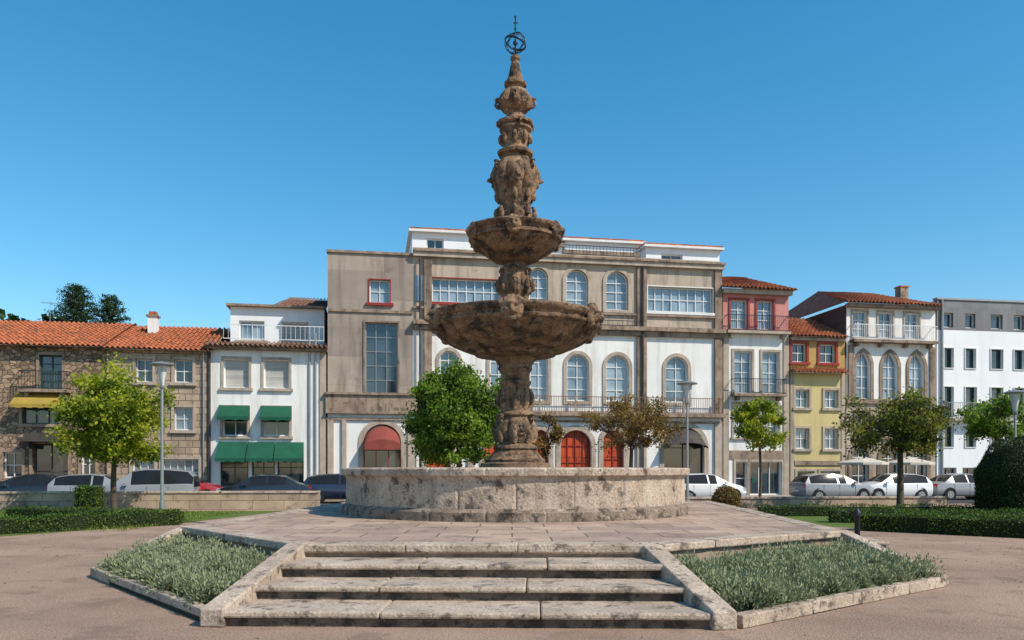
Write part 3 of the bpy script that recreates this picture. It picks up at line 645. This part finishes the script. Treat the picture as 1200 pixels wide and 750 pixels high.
for a,cc in((384,391),(401,406),(478,486),(548,556),(608,614),(746,757),(837,845)):
    p.box('trimlt',X(a),X(cc),-.14,-.003,.5,zC-.46); p.box('trim',X(a)-.06,X(cc)+.06,-.2,-.003,0,.497)
B.part('plinth').box('trim',x0,x1,-.06,-.0035,0,.13)
B.rail(X(500),x1-.05,zC+.14,zC+1.05,-.42,'tilebrown',.14,yin=-.01)
for px in np.linspace(505,840,9): B.part('railings').box('trim',X(px)-.05,X(px)+.05,-.45,-.36,zC+.13,zC+1.1)
for px in(752,492): B.part('downpipe').tube('darkclad',[(X(px),-.25,.3),(X(px),-.25,zT-.4)],[.06,.06],8)
B.rail(X(610),X(745),zM+.24,zM+.55,-.35,'iron',.3)
def pav(pa,pb,ya,d,m='white2',ops=()):
    a,c=B.x(pa,d),B.x(pb,d); t=B.z((pa+pb)/2,ya,d)
    B.wall(m,a,c,zT-.3,t,d,ops); B.core(m,a,c,d+.31,13,zT-.3,t-.02)
    B.part('roof_slab').box('trim' if m!='white2' else 'frame',a-.2,c+.2,d-.3,13,t+.003,t+.14); B.part('roof_slab').box('tile',a-.15,c+.15,d-.2,12.9,t+.143,t+.26)
pav(483,562,274,2.0,ops=[dict(x0=B.x(500,2),x1=B.x(520,2),z0=zT+.1,z1=B.z(520,280,2),nv=1,nh=0,glass='glass')])
pav(566,660,287,3.2,m='white2'); pav(662,752,285,3.0,m='white2',ops=[dict(x0=B.x(690,3),x1=B.x(740,3),z0=zT+.1,z1=B.z(700,294,3),nv=3,nh=0,glass='glassp')]); pav(757,843,292,1.6,ops=[dict(x0=B.x(775,1.6),x1=B.x(800,1.6),z0=zT+.1,z1=B.z(790,298,1.6),nv=1,nh=0,glass='glass',sill=False)])
B.part('parapet').box('beige',xm,x1,.1,.35,zT+.072,zT+.25)
B.part('parapet').box('trim',X(662),X(752),.36,.6,zT+.072,B.z(700,292))
B.rail(X(660),X(752),zT+.3,B.z(700,287),.2,'iron',.2)
B.part('corner_bay').box('glassp',X(486),X(497),-.05,-.004,z(355,545),z(325,545))
bb=B.part('door_canopy'); a,c=X(427),X(469); zz=z(519,445); zt=z(500,445); n=14
for i in range(n):
    t0,t1=math.pi*i/n,math.pi*(i+1)/n; r=(c-a)/2; mx=(a+c)/2
    bb.add([(mx+r*math.cos(t0),-.05,zz+(zt-zz)*math.sin(t0)),(mx+r*math.cos(t1),-.05,zz+(zt-zz)*math.sin(t1)),(mx+r*math.cos(t1),-.75,zz-.15+(zt-zz)*.35*math.sin(t1)),(mx+r*math.cos(t0),-.75,zz-.15+(zt-zz)*.35*math.sin(t0))],[(0,1,2,3)],'redcloth')
    bb.add([(mx+r*math.cos(t0),-.75,zz-.15+(zt-zz)*.35*math.sin(t0)),(mx+r*math.cos(t1),-.75,zz-.15+(zt-zz)*.35*math.sin(t1)),(mx+r*math.cos(t1),-.75,zz-.4),(mx+r*math.cos(t0),-.75,zz-.4)],[(0,1,2,3)],'redcloth')
bb=B.part('dark_canopy'); a,c=X(776),X(826); zz=z(524,800); zt=z(503,800)
for i in range(n):
    t0,t1=math.pi*i/n,math.pi*(i+1)/n; r=(c-a)/2; mx=(a+c)/2
    bb.add([(mx+r*math.cos(t0),-.05,zz+(zt-zz)*math.sin(t0)),(mx+r*math.cos(t1),-.05,zz+(zt-zz)*math.sin(t1)),(mx+r*.9*math.cos(t1),-.9,zz-.1+(zt-zz)*.3*math.sin(t1)),(mx+r*.9*math.cos(t0),-.9,zz-.1+(zt-zz)*.3*math.sin(t0))],[(0,1,2,3)],'darkclad')
B.done()
# --- 4 pink townhouse
B=Bld('pink_townhouse',847,924); z=lambda py,px=886:B.z(px,py); X=B.x; xa,xb=X(847)+.02,X(924)
ev=z(341); zm=z(389)
ops=[op(B,856,876,z(386),z(352),surround='redpaint',sw=.12,nv=1,nh=2,glass='glassp',sill=False),op(B,887,906,z(386),z(352),surround='redpaint',sw=.12,nv=1,nh=2,glass='glassp',sill=False)]
B.wall('pink',xa,xb,zm,ev,0,ops)
ops=[op(B,860,881,z(461),z(412),surround='trimlt',nv=1,nh=3,glass='glassp',sill=False),op(B,893,913,z(461),z(412),surround='trimlt',nv=1,nh=3,glass='glassp',sill=False),
 op(B,860,874,z(512),z(474),surround='trimlt',nv=1,nh=2,glass='glassp'),op(B,896,912,z(512),z(474),surround='trimlt',nv=1,nh=2,glass='glassp'),
 op(B,862,876,.14,z(541),surround='trimlt',nv=0,nh=1,door=1),op(B,878,916,.14,z(541),surround='trimlt',nv=2,nh=0,door=1,glass='glass')]
B.wall('white',xa,xb,0,zm,0,ops); B.core('pink',xa,xb,.31,10,0,ev-.05)
B.part('cornice').box('trimlt',xa-.1,xb+.1,-.35,-.004,ev-.25,ev+.02); B.roof(xa-.25,xb+.35,-.55,ev+.08,3.5,B.z(886,326,3.5),x0b=xa+1.2,x1b=xb-1.2)
B.part('hip_roof').add([(xb+.35,-.55,ev+.08),(xb+.35,8,ev+.08),(xb-1.2,3.5,B.z(886,326,3.5))],[(0,1,2)],'tile')
B.part('hip_roof').add([(xa-.25,-.55,ev+.08),(xa-.25,8,ev+.08),(xa+1.2,3.5,B.z(886,326,3.5))],[(0,2,1)],'tile')
B.balcony(xa+.1,xb-.1,zm,.5,.95,'trimlt'); B.balcony(X(856),X(917),z(462),.6,.9,'trim')
p=B.part('pilasters'); p.box('trimlt',xa,xa+.35,-.07,-.003,0,zm-.2); p.box('trimlt',xb-.35,xb,-.07,-.003,0,zm-.2); p.box('trim',xa+.36,xb-.36,-.06,-.003,z(538),z(528))
B.part('shop_sign').box('greencloth',X(880),X(884),-.12,-.01,.9,z(560))
B.done()
# --- 5 yellow townhouse
B=Bld('yellow_townhouse',926,990); z=lambda py,px=958:B.z(px,py); X=B.x; xa,xb=X(926),X(990)
ev=z(396); zm=z(437)
ops=[op(B,928,945,z(425),z(403),surround='redpaint',sw=.15,nv=1,nh=1),op(B,960,979,z(425),z(403),surround='redpaint',sw=.15,nv=1,nh=1)]
B.wall('ochre',xa,xb,zm,ev,0,ops)
ops=[op(B,a,c,z(y0),z(y1),surround='trimlt',nv=1,nh=1,glass='glassp') for y0,y1 in((478,457),(526,502)) for a,c in((932,948),(966,982))]
ops+=[op(B,934,954,.14,z(552),surround='trimlt',nv=1,nh=1,door=1),op(B,961,984,.14,z(552),surround='trimlt',nv=1,nh=1,door=1)]
B.wall('yellow',xa,xb,0,zm,0,ops); B.core('ochre',xa,xb,.31,9,0,ev-.05)
B.roof(xa-.05,xb+.0,-.45,ev+.06,4,B.z(958,374,4)); B.roof(xa-.02,xb,-.55,zm+.0,-.03,zm+.32,'tile')
B.part('cornice').box('trimlt',xa,xb,-.2,-.004,ev-.2,ev-.01)
p=B.part('pilasters'); p.box('trimlt',xa,xa+.25,-.05,-.003,0,zm-.1); p.box('trimlt',xb-.25,xb,-.05,-.003,0,zm-.1); p.box('trim',xa+.26,xb-.26,-.09,-.0035,z(545),z(540))
B.done()
# --- 6 gothic-windowed townhouse
B=Bld('gothic_window_townhouse',992,1096); z=lambda py,px=1043:B.z(px,py); X=B.x; xa,xb=X(992),X(1096)
ev=z(359); zm=z(402)
ops=[op(B,a,c,z(396),z(366),surround='trimlt',sw=.1,nv=1,nh=2,glass='glassp',sill=False) for a,c in((999,1016),(1029,1046),(1060,1077))]
B.wall('white',xa,xb,zm,ev,0,ops)
zz=z(468)
ops=[op(B,a,c,zz,z(413),arch='point',surround='trim',sw=.2,nv=1,nh=3,glass='glassp',sill=False) for a,c in((1003,1020),(1034,1052),(1065,1083))]
B.wall('white',xa,xb,zz,zm,0,ops)
ops=[op(B,a,c,.14,z(525),arch='round',surround='trim',sw=.25,sb=0,nv=1,nh=2,door=1) for a,c in((998,1018),(1032,1054),(1066,1086))]
ops+=[op(B,a,c,z(512),z(484),surround='trim',sw=.15,nv=1,nh=1) for a,c in((1003,1020),(1034,1052),(1065,1083))]
B.wall('trimlt',xa,xb,0,zz,0,ops); B.core('darkclad',xa,xb,.31,12,0,ev-.05)
B.part('cornice').box('trim',xa-.1,xb+.1,-.4,-.004,ev-.16,ev+.05)
zr=B.z(1043,345,5)
B.roof(xa-.3,xb+.2,-.55,ev+.1,5,zr,x0b=xa+1.0,x1b=xb-1.0)
B.part('side_cladding').box('darkclad',xa-.04,xa-.003,.01,12,zm-1,ev)
B.part('hip_roof').add([(xa-.3,-.55,ev+.08),(xa-.3,12,ev+.08),(xa+1,5,zr-.02)],[(0,2,1)],'tilebrown')
B.balcony(xa+.2,xb-.2,z(400),.55,.95,'trim','frame'); 
B.part('cornice').box('trim',xa,xb,-.15,-.004,zz-.3,zz-.01)
for px in(994,1089): B.part('pilasters').box('trim',X(px),X(px+6),-.1,-.003,zz,zm-.2)
cx=X(1060,4); c=B.part('chimney'); c.box('trim',cx-.3,cx+.3,4,4.6,ev+.8,zr+.3)
c.box('tile',cx-.35,cx+.35,3.95,4.65,zr+.303,zr+.4)
B.done()
# --- 7 modern white block
B=Bld('modern_apartment_block',1098,1340); z=lambda py,px=1150:B.z(px,py); X=B.x; xa,xb=X(1098),X(1340)
ev=z(353); zm=z(388)
cols=[(1106,1117),(1131,1143),(1161,1175),(1188,1200),(1216,1230),(1245,1259),(1275,1289),(1305,1319)]
B.wall('greyclad',xa,xb,zm,ev,0,[op(B,a,c,z(385),z(368),nv=0,nh=0,fm='frame',sill=False) for a,c in cols])
ops=[]
for i,(a,c) in enumerate(cols):
    ops.append(op(B,a,c,z(432),z(409),nv=0,nh=0,sill=False,surround='frame',sw=.05,fm='greenframe'))
    ops.append(op(B,a,c+(1 if i%2 else 0),z(490),z(454),nv=0,nh=1,sill=False,surround='frame',sw=.05,fm='greenframe'))
    ops.append(op(B,a,c,z(524),z(500),nv=0,nh=0,sill=False,surround='frame',sw=.05,fm='greenframe'))
    ops.append(op(B,a-3,c+4,.14,z(548),nv=1,nh=0,door=1,sill=False,fm='steel'))
B.wall('white2',xa,xb,0,zm,0,ops); B.core('white2',xa,xb,.31,12,0,ev-.05)
B.part('parapet').box('steel',xa-.05,xb,-.08,.35,ev+.003,ev+.12)
B.part('downpipe').tube('steel',[(xa+.3,-.1,.2),(xa+.3,-.1,ev)],[.07,.07],8)
B.balcony(X(1103),X(1180),z(491),.6,1.0,'trimlt','steel')
c=B.part('chimney'); c.box('greyclad',X(1170,3),X(1178,3),3,4,ev,ev+.6); c.box('steel',X(1182,3),X(1188,3),3,3.6,ev,ev+.45)
B.done()
# ------------------------------------------------------------ trees
def tree(name,x,y,cz,rx,rz,ncl,nl,ls,lm,tr=.12,lean=0,spread=.23,limbs=9,ry=None,base=0,bm='bark'):
    ry=ry or rx*.9; e=empty(name,(x,y,base)); b=MB(); cl=[]
    while len(cl)<ncl:
        p=rng.uniform(-1,1,3); q=np.linalg.norm(p)
        if q>1 or q<.25: continue
        if noise.noise(Vector(p*1.9+x))<-.18: continue
        p=p*(.75+.4*rng.uniform())
        if p[2]<-.75: continue
        c=np.array([p[0]*rx,p[1]*ry,cz+p[2]*rz]); cl.append(c)
    cl=np.array(cl); zb=cz-rz*.75
    f=Vector((lean,0,zb)); mid=Vector((lean*.3+random.uniform(-.06,.06),0,zb*.5))
    b.tube(bm,[(0,0,-.05),(0,0,.15),tuple(mid),tuple(f)],[tr*1.5,tr*1.1,tr*.9,tr*.75],9)
    top=Vector((lean,0,cz+rz*.35)); b.tube(bm,[f,(f+top)/2+Vector((.08,.05,0)),top],[tr*.72,tr*.45,tr*.15],7)
    lim=[]
    for k in range(limbs):
        c=Vector(cl[(k*7)%ncl]); s0=f.lerp(top,random.uniform(0,.6)); m=s0.lerp(c,.5)+Vector((random.uniform(-.15,.15),random.uniform(-.15,.15),.15))
        b.tube(bm,[s0,m,c],[tr*.42,tr*.26,tr*.08],6); lim.append((s0,m,c))
    for c in cl:
        c=Vector(c); L=min(lim,key=lambda l:(l[1]-c).length); s0=L[1]; m=s0.lerp(c,.5)+Vector((random.uniform(-.1,.1),random.uniform(-.1,.1),.06))
        b.tube(bm,[s0,m,c],[tr*.2,tr*.12,tr*.04],5,False)
    b.obj('trunk_and_limbs',e,smooth=True)
    cr=spread*rx*rng.uniform(.6,1.4,ncl); N=ncl*nl; ci=np.repeat(np.arange(ncl),nl)
    off=rng.normal(size=(N,3))*.55; off*=cr[ci][:,None]; off[:,2]*=.8
    P=cl[ci]+off; u,v=frames(N,-.3); s=ls*rng.uniform(.6,1.3,N)[:,None]
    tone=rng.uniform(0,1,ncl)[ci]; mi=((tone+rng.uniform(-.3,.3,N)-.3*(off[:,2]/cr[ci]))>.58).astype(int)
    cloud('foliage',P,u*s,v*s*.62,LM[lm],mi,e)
    return e
tree('deciduous_tree',-15.7,32,3.7,2.15,1.95,115,210,.075,'yg',.12,spread=.19)
tree('deciduous_tree',-2.35,36,4.0,2.1,2.5,140,230,.08,'g',.16,spread=.2)
tree('plum_tree',5.6,38,3.75,2.2,1.4,85,90,.06,'red',.12,spread=.16,limbs=16)
tree('plum_tree',1.7,39.5,3.2,.9,1.2,25,110,.06,'red',.08,limbs=8)
tree('young_tree',11.0,36,3.75,1.2,1.25,45,150,.07,'yg',.07,spread=.24)
tree('deciduous_tree',15.8,33,3.5,2.1,1.35,95,130,.065,'dk',.14,spread=.17,limbs=16)
tree('deciduous_tree',21.5,36,3.9,1.5,1.1,45,170,.07,'g',.1)
def conifer(name,x,y,h,rw,n=70):
    e=empty(name,(x,y,0)); b=MB(); b.tube('bark',[(0,0,0),(0,0,h*.6),(.1,0,h)],[.5,.3,.05],8); P=[];MI=[]
    for k in range(n):
        z=h*(.45+.55*(k/n)); t=(z-h*.45)/(h*.55); L=rw*(1-t)**.6*random.uniform(.55,1.15)+.2; a=k*2.4
        end=Vector((math.cos(a)*L,math.sin(a)*L,z+.12*L)); m=Vector((math.cos(a)*L*.5,math.sin(a)*L*.5,z-.15)); b.tube('bark',[(0,0,z-.3),m,end],[.1,.06,.02],5,False)
        q=int(170*L/rw)+40; tt=rng.uniform(.2,1.05,q)[:,None]; base=np.array([[math.cos(a)*L,math.sin(a)*L,.15*L]])*tt+np.array([0,0,z-.1]); P.append(base+rng.normal(size=(q,3))*np.array([.3,.3,.12])); MI.append(rng.integers(0,2,q))
    b.obj('trunk_and_limbs',e,smooth=True); P=np.concatenate(P); u,v=frames(len(P),.5); cloud('foliage',P,u*.2,v*.05,LM['pine'],np.concatenate(MI),e)
conifer('conifer_tree',-46.2,86,21.3,4.8,110); conifer('conifer_tree',-43.6,88,20.6,4.2,90)
N=9000; P=np.stack([rng.uniform(-75,-48,N),rng.uniform(84,92,N),rng.uniform(6,18.5,N)],1); P[:,2]=np.minimum(P[:,2],16.4+1.2*np.sin(P[:,0]*.9)+.8*np.sin(P[:,0]*2.3)); u,v=frames(N); cloud('distant_trees',P,u*.5,v*.35,LM['pine'],rng.integers(0,2,N))
# ------------------------------------------------------------ hedges, topiary, shrubs
def surf_leaves(pts,nrm,ls,lm,name,e,jit=.03):
    N=len(pts); P=pts+rng.normal(size=(N,3))*jit; u=rng.normal(size=(N,3))+nrm*.4; u/=np.linalg.norm(u,axis=1)[:,None]; v=np.cross(u,nrm+rng.normal(size=(N,3))*.7); v/=np.linalg.norm(v,axis=1)[:,None]
    s=ls*rng.uniform(.6,1.3,N)[:,None]; pat=np.sin(P[:,0]*5+P[:,2]*3)+np.sin(P[:,1]*4.3+P[:,0]*2.1); mi=(rng.uniform(0,1,N)+.12*pat>.5).astype(int); cloud(name,P,u*s,v*s*.6,LM[lm],mi,e)
def hedge(name,A,Bp,w,h,dens=900,lm='hedge',ls=.028):
    A,Bp=Vector(A),Vector(Bp); d=Bp-A; L=d.length; e=empty(name,(A.x,A.y,0),math.atan2(d.y,d.x))
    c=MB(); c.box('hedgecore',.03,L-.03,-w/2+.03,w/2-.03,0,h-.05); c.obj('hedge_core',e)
    U=lambda a,b,n:rng.uniform(a,b,n); n1=int(L*h*dens); n2=int(L*w*dens); n3=int(w*h*dens)
    wob=lambda x:.03*np.sin(x*3)+.022*np.sin(x*7.3)
    ps=[];ns=[]
    for sy in(-1,1):
        x=U(0,L,n1); ps.append(np.stack([x,np.full(n1,sy*w/2)+sy*wob(x),U(0,h,n1)],1)); ns.append(np.tile([0,sy,0],(n1,1)))
    x=U(0,L,n2); ps.append(np.stack([x,U(-w/2,w/2,n2),h+wob(x+1)],1)); ns.append(np.tile([0,0,1],(n2,1)))
    for xx,sx in((0,-1),(L,1)): ps.append(np.stack([np.full(n3,xx),U(-w/2,w/2,n3),U(0,h,n3)],1)); ns.append(np.tile([sx,0,0],(n3,1)))
    surf_leaves(np.concatenate(ps),np.concatenate(ns).astype(float),ls,lm,'hedge_leaves',e)
hedge('box_hedge',(-16,18.2),(-10.35,25.0),.6,.42); hedge('box_hedge',(-10.45,25.5),(-17,27.5),.5,.4,600)
hedge('box_hedge',(-22,26),(-32,24),.5,.4,500)
hedge('box_hedge',(9.8,22.8),(16.5,17.0),.7,.46); hedge('box_hedge',(10.2,26),(24,24),.6,.42,600); hedge('box_hedge',(9.0,29.5),(22,29.5),.5,.38,500); hedge('box_hedge',(11.5,24.3),(22,20),.5,.42,600)
hedge('clipped_shrub',(-15.05,28.2),(-14.35,28.2),.7,1.1,1200)
def dome(name,x,y,r,h,lm,n,ls,squash=1,z0=0):
    e=empty(name,(x,y,z0)); c=MB(); vs,fs=ico(3)
    def sh(v,k=1):
        zz=v.z
        if squash:
            if zz<0: return Vector((v.x/ max(.3,math.hypot(v.x,v.y))*r*k*(.93+.07*(1+zz)),v.y/max(.3,math.hypot(v.x,v.y))*r*k*(.93+.07*(1+zz)),(h-r)*(1+zz)))
            return Vector((v.x*r*k,v.y*r*k,(h-r)+zz*r*k))
        return Vector((v.x*r*k,v.y*r*k,h/2+zz*h/2*k))
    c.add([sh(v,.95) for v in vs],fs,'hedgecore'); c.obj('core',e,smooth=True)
    q=rng.normal(size=(n,3)); q/=np.linalg.norm(q,axis=1)[:,None]; P=np.array([tuple(sh(Vector(p))) for p in q]); 
    P*= (1+.02*np.sin(q*9).sum(1))[:,None]; surf_leaves(P,q,ls,lm,'leaves',e,.03)
dome('topiary_bush',17.6,28.0,1.42,2.72,'top',34000,.03); dome('round_shrub',8.45,32,.52,.98,'red',5000,.035,0)
# ------------------------------------------------------------ garden walls
def gwall(name,xa,xb,h,y):
    e=empty(name,(0,y,0),math.atan(.1)); b=MB(); b.box('stonewall',xa,xb,-.2,.2,0,h-.09); b.obj('wall_body',e)
    b=MB(); x=xa
    while x<xb: 
        L=min(random.uniform(1.2,1.8),xb-x+.01); b.box('step',x+.004,x+L-.004,-.25,.25,h-.088,h+random.uniform(-.004,.004)); x+=L
    b.obj('wall_coping',e,bevel=.015)
gwall('garden_wall',-45,-8.3,.78,35.6); gwall('garden_wall',7.2,19.8,.48,35.0); gwall('garden_wall',-7.0,7.0,.45,36.5)
# ------------------------------------------------------------ street lamps
def lamp(x,y,h,name='street_lamp'):
    e=empty(name,(x,y,0)); b=MB()
    b.tube('steel',[(0,0,0),(0,0,.02),(0,0,.5),(0,0,.52),(0,0,h-1.0)],[.13,.1,.1,.065,.05],12); b.obj('pole',e,smooth=True,ang=40)
    b=MB(); n=20
    def lat(pr,m):
        vs=[(r*math.cos(2*math.pi*k/n),r*math.sin(2*math.pi*k/n),z) for z,r in pr for k in range(n)]
        fs=[(i*n+k,i*n+(k+1)%n,(i+1)*n+(k+1)%n,(i+1)*n+k) for i in range(len(pr)-1) for k in range(n)]; b.add(vs,fs,m)
    lat([(h-1.02,.05),(h-.98,.09),(h-.9,.1),(h-.88,.06)],'steel'); lat([(h-.88,.07),(h-.6,.11),(h-.2,.2),(h-.14,.22)],'lampglass')
    lat([(h-.16,.24),(h-.13,.42),(h-.1,.43),(h-.04,.3),(h,.08),(h+.03,.0)],'steel'); lat([(h-.16,.24),(h-.135,.0)],'steel')
    for k in range(4): 
        a=k*math.pi/2+.4; b.tube('steel',[(.09*math.cos(a),.09*math.sin(a),h-.9),(.25*math.cos(a),.25*math.sin(a),h-.14)],[.012]*2,5)
    b.obj('lantern',e,smooth=True,ang=40)
lamp(-12.95,30.0,5.68); lamp(7.35,34.0,5.4); lamp(20.6,33.2,4.95); 
# ------------------------------------------------------------ cars
def car(name,x,y,rz,pm,kind='hatch',L=4.2):
    e=empty(name,(x,y,.01),rz); s=L/4.3
    if kind=='sedan': ST=[(-2.15,.35,.72,.74,.72),(-2.08,.26,.86,.90,.8),(-1.6,.22,.93,1.0,.85),(-1.0,.2,.95,1.36,.87),(-.45,.2,.95,1.43,.88),(.15,.2,.94,1.43,.88),(.6,.2,.92,1.34,.88),(1.25,.2,.88,.97,.87),(1.8,.22,.78,.84,.83),(2.08,.27,.66,.7,.76),(2.15,.35,.56,.58,.7)]
    elif kind=='van': ST=[(-2.15,.35,.8,.84,.78),(-2.1,.26,1.0,1.35,.84),(-1.85,.22,1.02,1.6,.87),(-1.0,.2,1.0,1.68,.88),(0,.2,.99,1.69,.88),(.6,.2,.97,1.6,.88),(1.35,.2,.93,1.08,.87),(1.85,.22,.8,.9,.83),(2.08,.27,.66,.72,.77),(2.15,.35,.56,.58,.7)]
    else: ST=[(-2.15,.35,.78,.8,.74),(-2.08,.26,.92,1.0,.82),(-1.8,.22,.95,1.33,.86),(-1.2,.2,.95,1.43,.88),(-.3,.2,.94,1.46,.88),(.35,.2,.93,1.4,.88),(1.1,.2,.89,1.0,.87),(1.75,.22,.8,.86,.83),(2.08,.27,.66,.7,.76),(2.15,.35,.56,.58,.7)]
    b=MB(); V=[]; n=0
    for (sx,zl,zb,zr,w) in ST:
        gh=max(0,zr-zb); wr=w-.28*min(1,gh/.45)
        half=[(w*.88,zl),(w,zl+.16),(w*1.02,(zl+zb)/2),(w,zb-.08),(w*.965,zb),(wr+.02*0,zr-.03 if gh>.2 else zr-.01),(wr*.8,zr+.01),(wr*.4,zr+.03)]
        rg=[(a,c) for a,c in half]+[(-a,c) for a,c in reversed(half)]; n=len(rg); V+= [(sx*s,a,c) for a,c in rg]
    b.v=V[:]; kp=b._m(pm); kg=b._m('carglass')
    for i in range(len(ST)-1):
        g0=ST[i][3]-ST[i][2]; g1=ST[i+1][3]-ST[i+1][2]
        for k in range(n):
            m=kp
            if k in(4,10) and g0>.25 and g1>.25: m=kg
            if k in(5,6,7,8,9) and ((g0>.3)!=(g1>.3)): m=kg
            b.f.append([i*n+k,i*n+(k+1)%n,(i+1)*n+(k+1)%n,(i+1)*n+k]); b.mi.append(m)
    b.f.append(list(range(n-1,-1,-1))); b.mi.append(kp); b.f.append([ (len(ST)-1)*n+k for k in range(n)]); b.mi.append(kp)
    b.obj('body',e,smooth=True,ang=35)
    d=MB()
    for sy in(-1,1):
        for px in((-.15,) if kind!='van' else (-.15,-1.1)): d.add([(px*s-.04,sy*.862,.95),(px*s+.04,sy*.862,.95),(px*s+.03,sy*.625,1.39),(px*s-.05,sy*.625,1.39)],[(0,1,2,3)],pm)
        d.box('headlight',1.86*s,2.07*s,sy*.7-.1,sy*.7+.1,.6,.73); d.box('taillight',-2.13*s,-2.03*s,sy*.7-.09,sy*.7+.09,.68,.9)
        d.box(pm,.75*s,.9*s,min(sy*.88,sy*1.02),max(sy*.88,sy*1.02),.93,1.05)
        d.box('tyre',-.9*s,.85*s,sy*.885-.012,sy*.885+.012,.2,.27)
        for dx in(-.1,.85,-1.05): d.box('darkclad',dx*s,dx*s+.012,sy*.893-.004,sy*.893+.004,.3,.9)
    d.box('tyre',2.1*s,2.17*s,-.45,.45,.3,.42); d.box('frame',-2.17*s,-2.15*s,-.25,.25,.5,.61); d.box('frame',2.165*s,2.18*s,-.25,.25,.44,.54)
    d.obj('trim',e)
    wv=MB()
    for wx in(-1.32*s,1.35*s):
        for sy in(-1,1):
            wv.tube('tyre',[(wx,sy*.72,.33),(wx,sy*.888,.33)],[.37,.37],24); wv.tube('tyre',[(wx,sy*.7,.31),(wx,sy*.905,.31)],[.31,.31],24); wv.tube('chrome',[(wx,sy*.8,.31),(wx,sy*.912,.31)],[.2,.2],16)  # the larger dark disc is no tyre: it paints in the shaded wheel arch
            for k in range(5):
                a=k*1.2566; wv.tube('darkclad',[(wx+.12*math.cos(a),sy*.9,.31+.12*math.sin(a)),(wx+.12*math.cos(a),sy*.915,.31+.12*math.sin(a))],[.035]*2,6)
    wv.obj('wheels',e,smooth=True,ang=40)
def pc(px,D,*a,**k): car('parked_car',(px-600)*D/F,D,*a,**k)
pc(38,38,FA+math.pi,'carblack','sedan',4.5); pc(118,38.3,FA,'carsilver','hatch',4.2); pc(175,38.2,FA+math.pi,'carsilver','van',4.3); pc(216,41.3,FA,'carred','hatch',4.0); pc(311,39.0,FA+math.pi,'carblack','sedan',4.4)
pc(402,41,FA,'carblue','hatch',4.0); pc(826,42.5,FA,'carwhite','hatch',4.0); pc(975,43.5,FA,'carsilver','hatch',4.1); pc(1043,44.2,FA+math.pi,'carwhite','hatch',4.1); pc(1125,45.5,FA,'carsilver','sedan',4.2); pc(-60,38,FA,'carwhite','hatch',4.2)
# ------------------------------------------------------------ cafe parasols
def parasol(x,y):
    e=empty('cafe_parasol',(x,y,0)); b=MB(); b.tube('frame',[(0,0,0),(0,0,2.5)],[.03,.025],8); b.tube('tyre',[(0,0,.13),(0,0,.2)],[.3,.28],12); b.obj('pole',e)
    b=MB(); n=8; vs=[(0,0,2.45)]+[(1.4*math.cos(2*math.pi*(k+.5)/n),1.4*math.sin(2*math.pi*(k+.5)/n),2.1) for k in range(n)]+[(1.4*math.cos(2*math.pi*(k+.5)/n),1.4*math.sin(2*math.pi*(k+.5)/n),1.97) for k in range(n)]
    b.add(vs,[(0,1+k,1+(k+1)%n) for k in range(n)]+[(1+k,9+k,9+(k+1)%n,1+(k+1)%n) for k in range(n)],'creamcloth'); b.obj('canopy',e)
parasol(20.6,47.6); parasol(23.6,48.2)
b=MB(); b.tube('iron',[(0,0,0),(0,0,.75),(0,0,.78),(0,0,.85),(0,0,.92)],[.06,.05,.075,.07,.02],12); b.obj('bollard',loc=(6.9,16.2,0),smooth=True,ang=40)
print('done')
